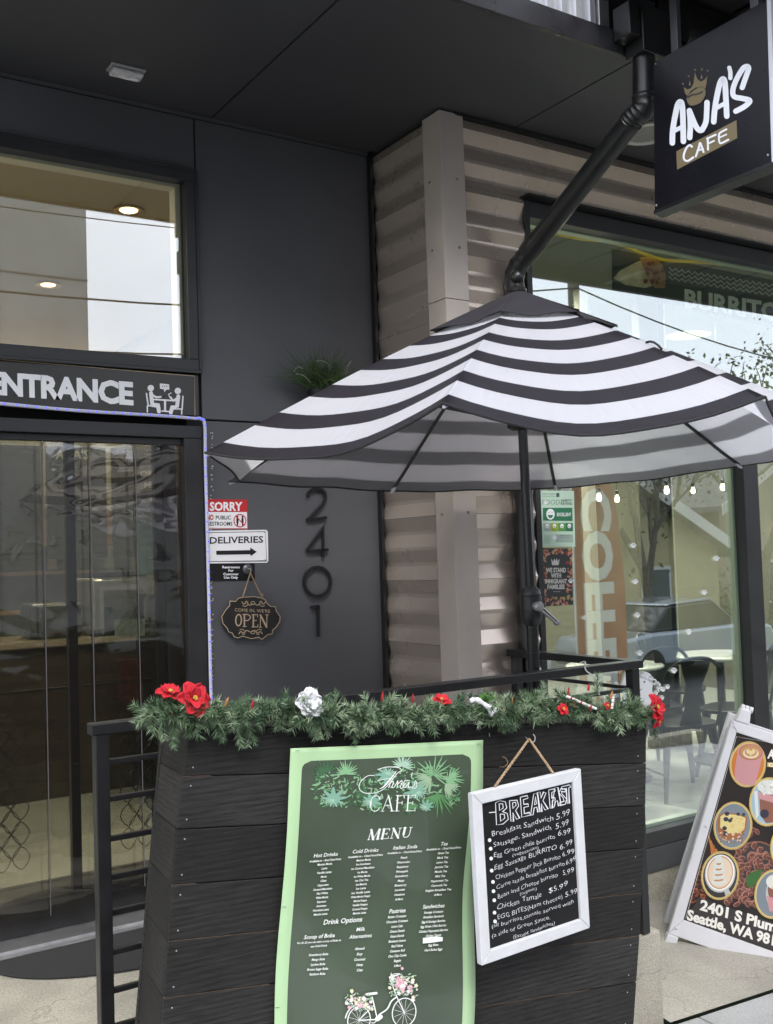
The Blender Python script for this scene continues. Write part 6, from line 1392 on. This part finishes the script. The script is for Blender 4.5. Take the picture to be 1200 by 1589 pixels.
for x, y, rt in ((548, 796, 1), (520, 782, .3), (510, 812, 2)): Aell(x, y, 20, 13, 'bean_light', rt, 14); Aell(x+2, y+2, 17, 10, 'bean_brown', rt, 14)
def med(cx_, cy_, rx, ry, back): Aell(cx_, cy_, rx, ry, 'gold_ring'); Aell(cx_-1, cy_, rx-9, ry-10, 'cake_cream'); Aell(cx_, cy_, rx-12, ry-13, back)
med(492, 400, 108, 136, 'orange_wood'); Apoly([(428, 350), (582, 345), (560, 430), (535, 520), (470, 524), (418, 490), (416, 430)], 'cup_pink'); Aell(508, 335, 78, 56, 'cup_pink', .05); Aell(510, 330, 68, 46, 'crust_brown', .05); Aell(511, 329, 63, 42, 'coffee_tan', .05)
for k_ in range(4): Aell(510, 336-k_*6, 46-k_*10, 30-k_*6, 'latte_foam' if k_ % 2 == 0 else 'coffee_tan', .05)
Apoly([(510, 352), (492, 325), (500, 312), (511, 322), (522, 311), (531, 325)], 'cake_cream')
med(612, 620, 112, 145, 'pale_blue'); Apoly([(555, 520), (680, 520), (660, 740), (600, 745), (566, 700)], 'iced_brown'); Apoly([(552, 600), (690, 640), (685, 600), (560, 560)], 'cup_pink'); Aell(618, 535, 70, 42, 'pale_foam'); Aell(590, 690, 26, 26, 'berry_dark'); Apoly([(530, 560), (548, 556), (556, 700), (540, 720)], 'pale_foam')
for i in range(30): Aell(575+ar_.random()*95, 505+ar_.random()*70, 9, 4, ar_.choice(['pale_foam', 'cup_grey', 'cream_print']), ar_.random()*3, 8)
med(405, 760, 114, 142, 'grey_blue'); Apoly([(322, 700), (352, 682), (440, 690), (490, 712), (482, 780), (450, 820), (440, 840), (360, 842), (318, 800), (314, 740)], 'crust_brown'); Apoly([(332, 706), (356, 690), (438, 698), (480, 716), (472, 780), (440, 806), (380, 808), (330, 770)], 'cake_cream')
for x, y, r_ in ((370, 690, 14), (364, 722, 15), (388, 730, 12), (436, 692, 11), (468, 694, 10), (356, 775, 14), (358, 805, 16), (372, 812, 10), (398, 718, 8)): Aell(x, y, r_, r_*.9, 'berry_dark', 0, 14)
for i in range(60): Aell(318+ar_.random()*150, 800+ar_.random()*60, 7, 4, ar_.choice(['crust_brown', 'iced_brown', 'coffee_tan', 'latte_foam']), ar_.random()*3, 8)
for i in range(40): Aell(390+ar_.random()*80, 715+ar_.random()*80, 2.5, 2, 'orange_wood' if i % 3 else 'coffee_tan', 0, 6)
med(330, 1052, 112, 144, 'dark_back'); Aell(330, 1040, 90, 112, 'cup_grey'); Aell(330, 1036, 84, 106, 'cream_print'); Aell(330, 1034, 75, 97, 'coffee_tan'); Aell(330, 1034, 70, 90, 'latte_foam')
for k_ in range(5): Aell(322, 1086-k_*32, 44-k_*5, 22, 'pale_foam', -.1, 20); Aell(322, 1079-k_*32, 30-k_*5, 7, 'coffee_tan', -.1, 14) if k_ < 4 else None
Apoly([(352, 1140), (378, 1128), (390, 1152), (362, 1172)], 'cup_grey')
med(640, 1160, 110, 146, 'grey_blue'); Aell(662, 1150, 64, 96, 'cup_grey'); Aell(665, 1130, 56, 76, 'iced_brown'); Aell(655, 1090, 56, 44, 'pale_foam'); Apoly([(600, 1170), (700, 1200), (690, 1262), (620, 1262)], 'cup_pink')
for i in range(24): Aell(620+ar_.random()*75, 1055+ar_.random()*70, 9, 4, ar_.choice(['pale_foam', 'cup_grey', 'latte_foam']), ar_.random()*3, 8)
med(715, 880, 92, 130, 'pale_blue'); Apoly([(480, 1070), (510, 1035), (560, 1016), (580, 1020), (560, 1070), (520, 1120), (488, 1118)], 'leaf_green')
Apoly([(100, 1300), (206, 1180), (700, 1345), (760, 1700), (100, 1400)], 'dark_back')
def Atext(s_, x, y, h_, w_=None, sl=.29, lean=.13, m='cream_print', off=.04, xs=.82):
    AL[0] += .0001; v, f = glyphs(s_, off, 1., 3); x0 = min(p[0] for p in v); x1 = max(p[0] for p in v); sy = h_/.70; sx = (w_/(x1-x0)) if w_ else sy*xs
    X, Y = zA(x, y); vs = []; keep = True
    for p in v:
        u = (p[0]-x0)*sx/3.782; t_ = p[1]*sy/3.782; q = AI @ SA.pt(X+u+lean*t_, Y+u*sl-t_)
        if q.x > Wp-.004: keep = False
        q.y = -.002-AL[0]; vs.append(AM @ q)
    if keep: b.add(vs, f, IX[m])
    else:
        b.add([AM @ Vector((min(Wp-.004, (AI @ p).x), (AI @ p).y, (AI @ p).z)) for p in vs], f, IX[m])
Atext('2401 S Plum St', 210, 1250, 58, 545, .30); Atext('Seattle, WA 98144', 134, 1308, 58, 600, .30)
Atext("ANA'S", 606, 362, 52, 150, .2); Apoly([(606, 388), (760, 400), (760, 425), (606, 415)], 'gold_ring'); Atext('CAFE', 612, 410, 18, 90, .1)
P = [zA(*p) for p in ((128, 1302), (425, 238), (760, 296))]
pstroke(b, SA, P, .5, AL[0]+.0003, IX['cream_print'])
b.build('print', PM_, ap_)
# ---------------------------------------------------------------- the street behind the photographer (seen only as reflections)
CB = mat('pale_concrete_building', (.42, .43, .42), .85, var=.10, vscale=1.5, bump=.1)
t = thing('concrete_building', 'pale grey concrete panel building across the street, mirrored in the window over the entrance', 'building', (0, -14, -.9))
bbox('wall', (-14, -24, -.9), (6.4, -12, 11.5), CB, t, bevel=.02)
b = MB()
for z in (1.8, 4.6, 7.4, 10.0): b.box((-14, -12.0, z), (6.4, -11.985, z+.04))
for x in (-9, -5, -1.5, 2.2, 4.6): b.box((x, -12.0, -.9), (x+.04, -11.984, 11.5))
b.build('panel_joint', mat('joint_grey', (.2, .2, .2), .8), t)
for x in (-12, -7.5, -3.5, .2): 
    for z in (2.2, 5.0, 8.0): wv_ = bbox('window', (x, -12.0, z), (x+1.8, -11.96, z+1.5), FRAME, t, bevel=.01); bbox('pane', (x+.08, -11.959, z+.08), (x+1.72, -11.955, z+1.42), mat('far_pane', (.08, .10, .11), .1), wv_, bevel=0)
def house(x, y, w_, d_, h_, rh, col_, trim, lab, lit=None):
    z0 = -1.1; t = thing('house', lab, 'house', (x, y, z0)); m = mat('clapboard_%d' % (col_[0]*100), col_, .8, var=.06, vscale=3)
    b = MB(); n_ = int(h_/.16)
    for i in range(n_): z = z0+i*h_/n_; b.prism([(x-w_/2, y+d_/2, z), (x-w_/2, y+d_/2+.02, z), (x-w_/2, y+d_/2+.003, z+h_/n_)], (w_, 0, 0))
    b.box((x-w_/2, y-d_/2, z0), (x+w_/2, y+d_/2, z0+h_)); b.prism([(x-w_/2, y+d_/2, z0+h_), (x+w_/2, y+d_/2, z0+h_), (x, y+d_/2, z0+h_+rh)], (0, -d_, 0)); b.build('wall', m, t)
    T = mat('white_fascia', (.62, .62, .60), .6); RF = mat('grey_shingles', (.10, .10, .105), .9, var=.3, vscale=8)
    b = MB(); ov = .5
    for s_ in (-1, 1):
        e = Vector((s_*(w_/2+ov), 0, z0+h_-ov*rh/(w_/2))); b.prism([(x+e.x, y+d_/2+.5, e.z), (x, y+d_/2+.5, z0+h_+rh), (x, y+d_/2+.5, z0+h_+rh+.14), (x+e.x, y+d_/2+.5, e.z+.14)], (0, -d_-1, 0))
    b.build('roof', RF, t); b = MB()
    for s_ in (-1, 1): e = Vector((s_*(w_/2+ov), 0, z0+h_-ov*rh/(w_/2))); b.prism([(x+e.x, y+d_/2+.53, e.z-.12), (x, y+d_/2+.53, z0+h_+rh-.12), (x, y+d_/2+.53, z0+h_+rh+.16), (x+e.x, y+d_/2+.53, e.z+.16)], (0, -.028, 0))
    b.build('barge_board', T, t)
    for wx in (-.28, .22): f = bbox('window', (x+w_*wx-.5, y+d_/2+.021, z0+1.0), (x+w_*wx+.5, y+d_/2+.07, z0+2.2), T, t, bevel=.01); bbox('pane', (x+w_*wx-.42, y+d_/2+.071, z0+1.08), (x+w_*wx+.42, y+d_/2+.075, z0+2.12), mat('far_pane', (.08, .10, .11), .1), f, bevel=0)
    return t
house(16.5, -13, 8, 8, 2.6, 2.0, (.45, .40, .22), None, 'low straw coloured clapboard house with white barge boards, mirrored in the shop window')
house(27, -15, 9, 9, 3.8, 2.4, (.30, .24, .18), None, 'brown two pitch house further down the street, mirrored near the mullion')
house(9.0, -15.5, 7, 7, 4.2, 2.6, (.40, .40, .38), None, 'light grey gabled house, mirrored at the left of the shop window')
BARK = mat('bark', (.10, .085, .07), .9, var=.4, vscale=12, bump=.6, bscale=40)
def tree(x, y, H, lab, leafy, seed, z0=-1.0, sp_=.7):
    r = random.Random(seed); t = thing('tree', lab, 'tree', (x, y, z0), 'street trees across the road'); tb = MB(); tips = []
    def grow(p, d, L_, rad, dep):
        P = [p]; q = p
        for i in range(4): d = (d+Vector((r.uniform(-.12, .12), r.uniform(-.12, .12), r.uniform(-.04, .10)))).normalized(); q = q+d*L_/4; P.append(q)
        tb.tube(P, [rad*(1-.11*i) for i in range(5)], 6 if dep < 2 else 4, cap=False)
        if dep >= 5 or rad < .006: tips.append(q); return
        for k_ in range(3 if dep < 4 else 2):
            a = r.random()*6.28; e = d.orthogonal().normalized(); e.rotate(Matrix.Rotation(a, 3, d)); grow(P[-1] if k_ else P[3], (d*1.0+e*r.uniform(.45, 1.0)*sp_), L_*r.uniform(.62, .85), rad*.62, dep+1)
        tips.append(q)
    grow(Vector((x, y, z0)), Vector((0, 0, 1)), H*.30, H*.022, 0); tb.build('trunk', BARK, t)
    if leafy:
        b = MB()
        for q in tips:
            for i in range(leafy):
                c = q+Vector((r.gauss(0, .28), r.gauss(0, .28), r.gauss(0, .22))); a = Vector((r.uniform(-1, 1), r.uniform(-1, 1), r.uniform(-1, 1))).normalized(); e = a.orthogonal().normalized(); s_ = r.uniform(.04, .09)
                b.add([c-a*s_, c+e*s_*.5, c+a*s_, c-e*s_*.5], [(0, 1, 2, 3)], 0 if r.random() < .6 else 1)
        b.build('crown', [mat('leaf_olive', (.055, .080, .025), .7), mat('leaf_light', (.11, .13, .04), .7)], t)
tree(9.5, -6.9, 7.5, 'bare spreading street tree mirrored in the middle of the shop window', 0, 3); tree(12.6, -7.2, 6.5, 'bare thin street tree mirrored near the shop window mullion', 0, 8)
tree(17.5, -8.2, 7, 'leafy dull green tree beyond the straw coloured house wall', 9, 4); tree(22, -9, 8, 'broad leafy tree at the far end of the street', 9, 5)
tree(13.5, -10.5, 8, 'tall dark leafy tree behind the bare ones', 12, 15)
b = MB(); hr = random.Random(2)
for i in range(14000):
    c = Vector((hr.uniform(6.6, 30), -10.2+hr.uniform(-.6, .5), -1.0+abs(hr.gauss(0, .75)))); a = Vector((hr.uniform(-1, 1), hr.uniform(-1, 1), hr.uniform(-1, 1))).normalized(); e = a.orthogonal().normalized(); s_ = hr.uniform(.05, .11)
    b.add([c-a*s_, c+e*s_*.5, c+a*s_, c-e*s_*.5], [(0, 1, 2, 3)], 0 if hr.random() < .6 else 1)
tag(b.build('hedge', [mat('leaf_olive', (0, 0, 0)), mat('leaf_light', (0, 0, 0))]), 'ragged green hedge along the far pavement, mirrored low in the shop window', 'hedge')
# power lines on poles across the road
for x in (-9, 15, 34):
    t = thing('utility_pole', 'tall timber utility pole across the road, %s' % {-9: 'left of the concrete building front', 15: 'beside the bare trees', 34: 'far down the street'}[x], 'utility pole', (x, -7.9, -.9), 'utility poles')
    MB().tube([(x, -7.9, -.9), (x, -7.9, 9.2)], [.16, .11], 10).build('pole', BARK, t, smooth=True); bbox('cross_arm', (x-.06, -8.9, 8.3), (x+.06, -6.9, 8.44), BARK, t)
wires = []
for y, z, sg in ((-8.8, 8.5, .9), (-7.9, 9.1, .8), (-7.0, 8.5, 1.0), (-7.8, 7.0, 1.1), (-7.7, 6.3, 1.3), (-7.7, 5.9, 1.0)):
    b = MB()
    for x0, x1 in ((-9, 15), (15, 34)): b.tube([Vector((x0+(x1-x0)*i/16, y, z-sg*4*(i/16)*(1-i/16))) for i in range(17)], .011 if z > 7 else .018, 5)
    wires.append(b)
nm_ = ('street edge of the cross arm', 'pole top', 'pavement edge of the cross arm', 'middle of the poles', 'lower middle of the poles', 'lowest clamp of the poles')
for b, n_ in zip(wires, nm_): tag(b.build('power_line', BLK), 'sagging power line strung from the %s' % n_, 'power line', 'power lines over the road')
# feather flag on the pavement (its mirror image shows in the shop window)
t = thing('feather_flag', 'tall orange red feather flag reading COFFEE on the pavement, mirrored in the shop window', 'flag', (7.05, .40, zSw(7.05, .4)))
zf0 = zSw(7.05, .4); b = MB(); prof = [(0, .5), (0, 2.6), (.08, 2.85), (.20, 2.98), (.36, 2.95), (.50, 2.72), (.60, 2.3), (.66, 1.6), (.66, .9), (.58, .62), (.35, .5)]
FX = 6.88
MB().prism([(FX+x, .40, zf0+z+.2) for x, z in prof], (0, .004, 0)).build('sail', mat('flag_orange', (.42, .12, .06), .8, var=.2, vscale=3), t)
MB().tube([(FX-.012, .40, zf0), (FX-.012, .40, zf0+2.9), (FX+.10, .40, zf0+3.1), (FX+.25, .40, zf0+3.2)], .012, 8).build('pole', ALU, t, smooth=True)
MB().box((FX-.25, .2, zf0+.0), (FX+.22, .6, zf0+.03)).build('base_plate', BLK, t)
v, f = glyphs('COFFEE', .05, 1., 3); b = MB(); wtx = max(p[0] for p in v)
for yy in (.4065,): b.add([Vector((FX+.36-(0 if True else 0)+p[1]*-.52+.12, yy, zf0+2.75-(p[0])*(2.05/wtx))) for p in v], f)
b.build('lettering', WHITE, t)
# parked car at the far kerb
def car(x, y, z, lab, c_):
    t = thing('parked_car', lab, 'car', (x, y, z)); m = mat('car_paint_%d' % (c_[2]*100), c_, .2, metal=.3, coat=1)
    side = [(-2.2, .35), (-2.25, .62), (-2.1, .86), (-1.25, .96), (-.75, 1.38), (.55, 1.44), (1.25, 1.0), (2.05, .90), (2.22, .62), (2.18, .35)]
    low = [(-2.2, .35), (-2.25, .62), (-2.1, .86), (-1.3, .94), (1.3, .97), (2.05, .90), (2.22, .62), (2.18, .35)]
    MB().prism([(x+a, y-.85, z+c) for a, c in low], (0, 1.7, 0)).build('body', m, t, bevel=.06)
    top = [(-1.25, .95), (-.75, 1.40), (.5, 1.45), (1.22, .98)]
    MB().prism([(x+a, y-.72, z+c) for a, c in top], (0, 1.44, 0)).build('cabin_glass', mat('car_glass', (.02, .025, .03), .05), t, bevel=.04)
    MB().prism([(x+a, y-.70, z+c) for a, c in ((-.76, 1.41), (.5, 1.46), (.42, 1.50), (-.70, 1.45))], (0, 1.40, 0)).build('roof', m, t, bevel=.01)
    for sx in (-1.35, 1.38):
        for sy in (-.86, .70): w1 = MB().lathe([(.0001, 0), (.31, 0), (.33, -.02), (.33, -.14), (.31, -.16), (.0001, -.16)], (x+sx, y+sy, z+.33), 24, axis='Y').build('wheel', BLKM, t, smooth=True); MB().lathe([(.0001, .168), (.2, .168), (.21, .155)] if sy > 0 else [(.0001, .01), (.2, .01), (.21, 0)], (x+sx, y+sy+(.336 if sy > 0 else 0)*0, z+.33), 18, axis='Y').build('rim', ALU, w1)
    for sy in (-.78, .5): bbox('headlight', (x+2.16, y+sy, z+.62), (x+2.24, y+sy+.28, z+.76), mat('lamp_lens', (.7, .7, .7), .1), t, bevel=.02)
car(15.5, -6.2, -.95, 'light blue grey hatchback parked at the far kerb, mirrored low in the shop window', (.40, .45, .52)); car(9.6, -6.3, -.95, 'white saloon parked at the far kerb left of the hatchback', (.7, .7, .72))
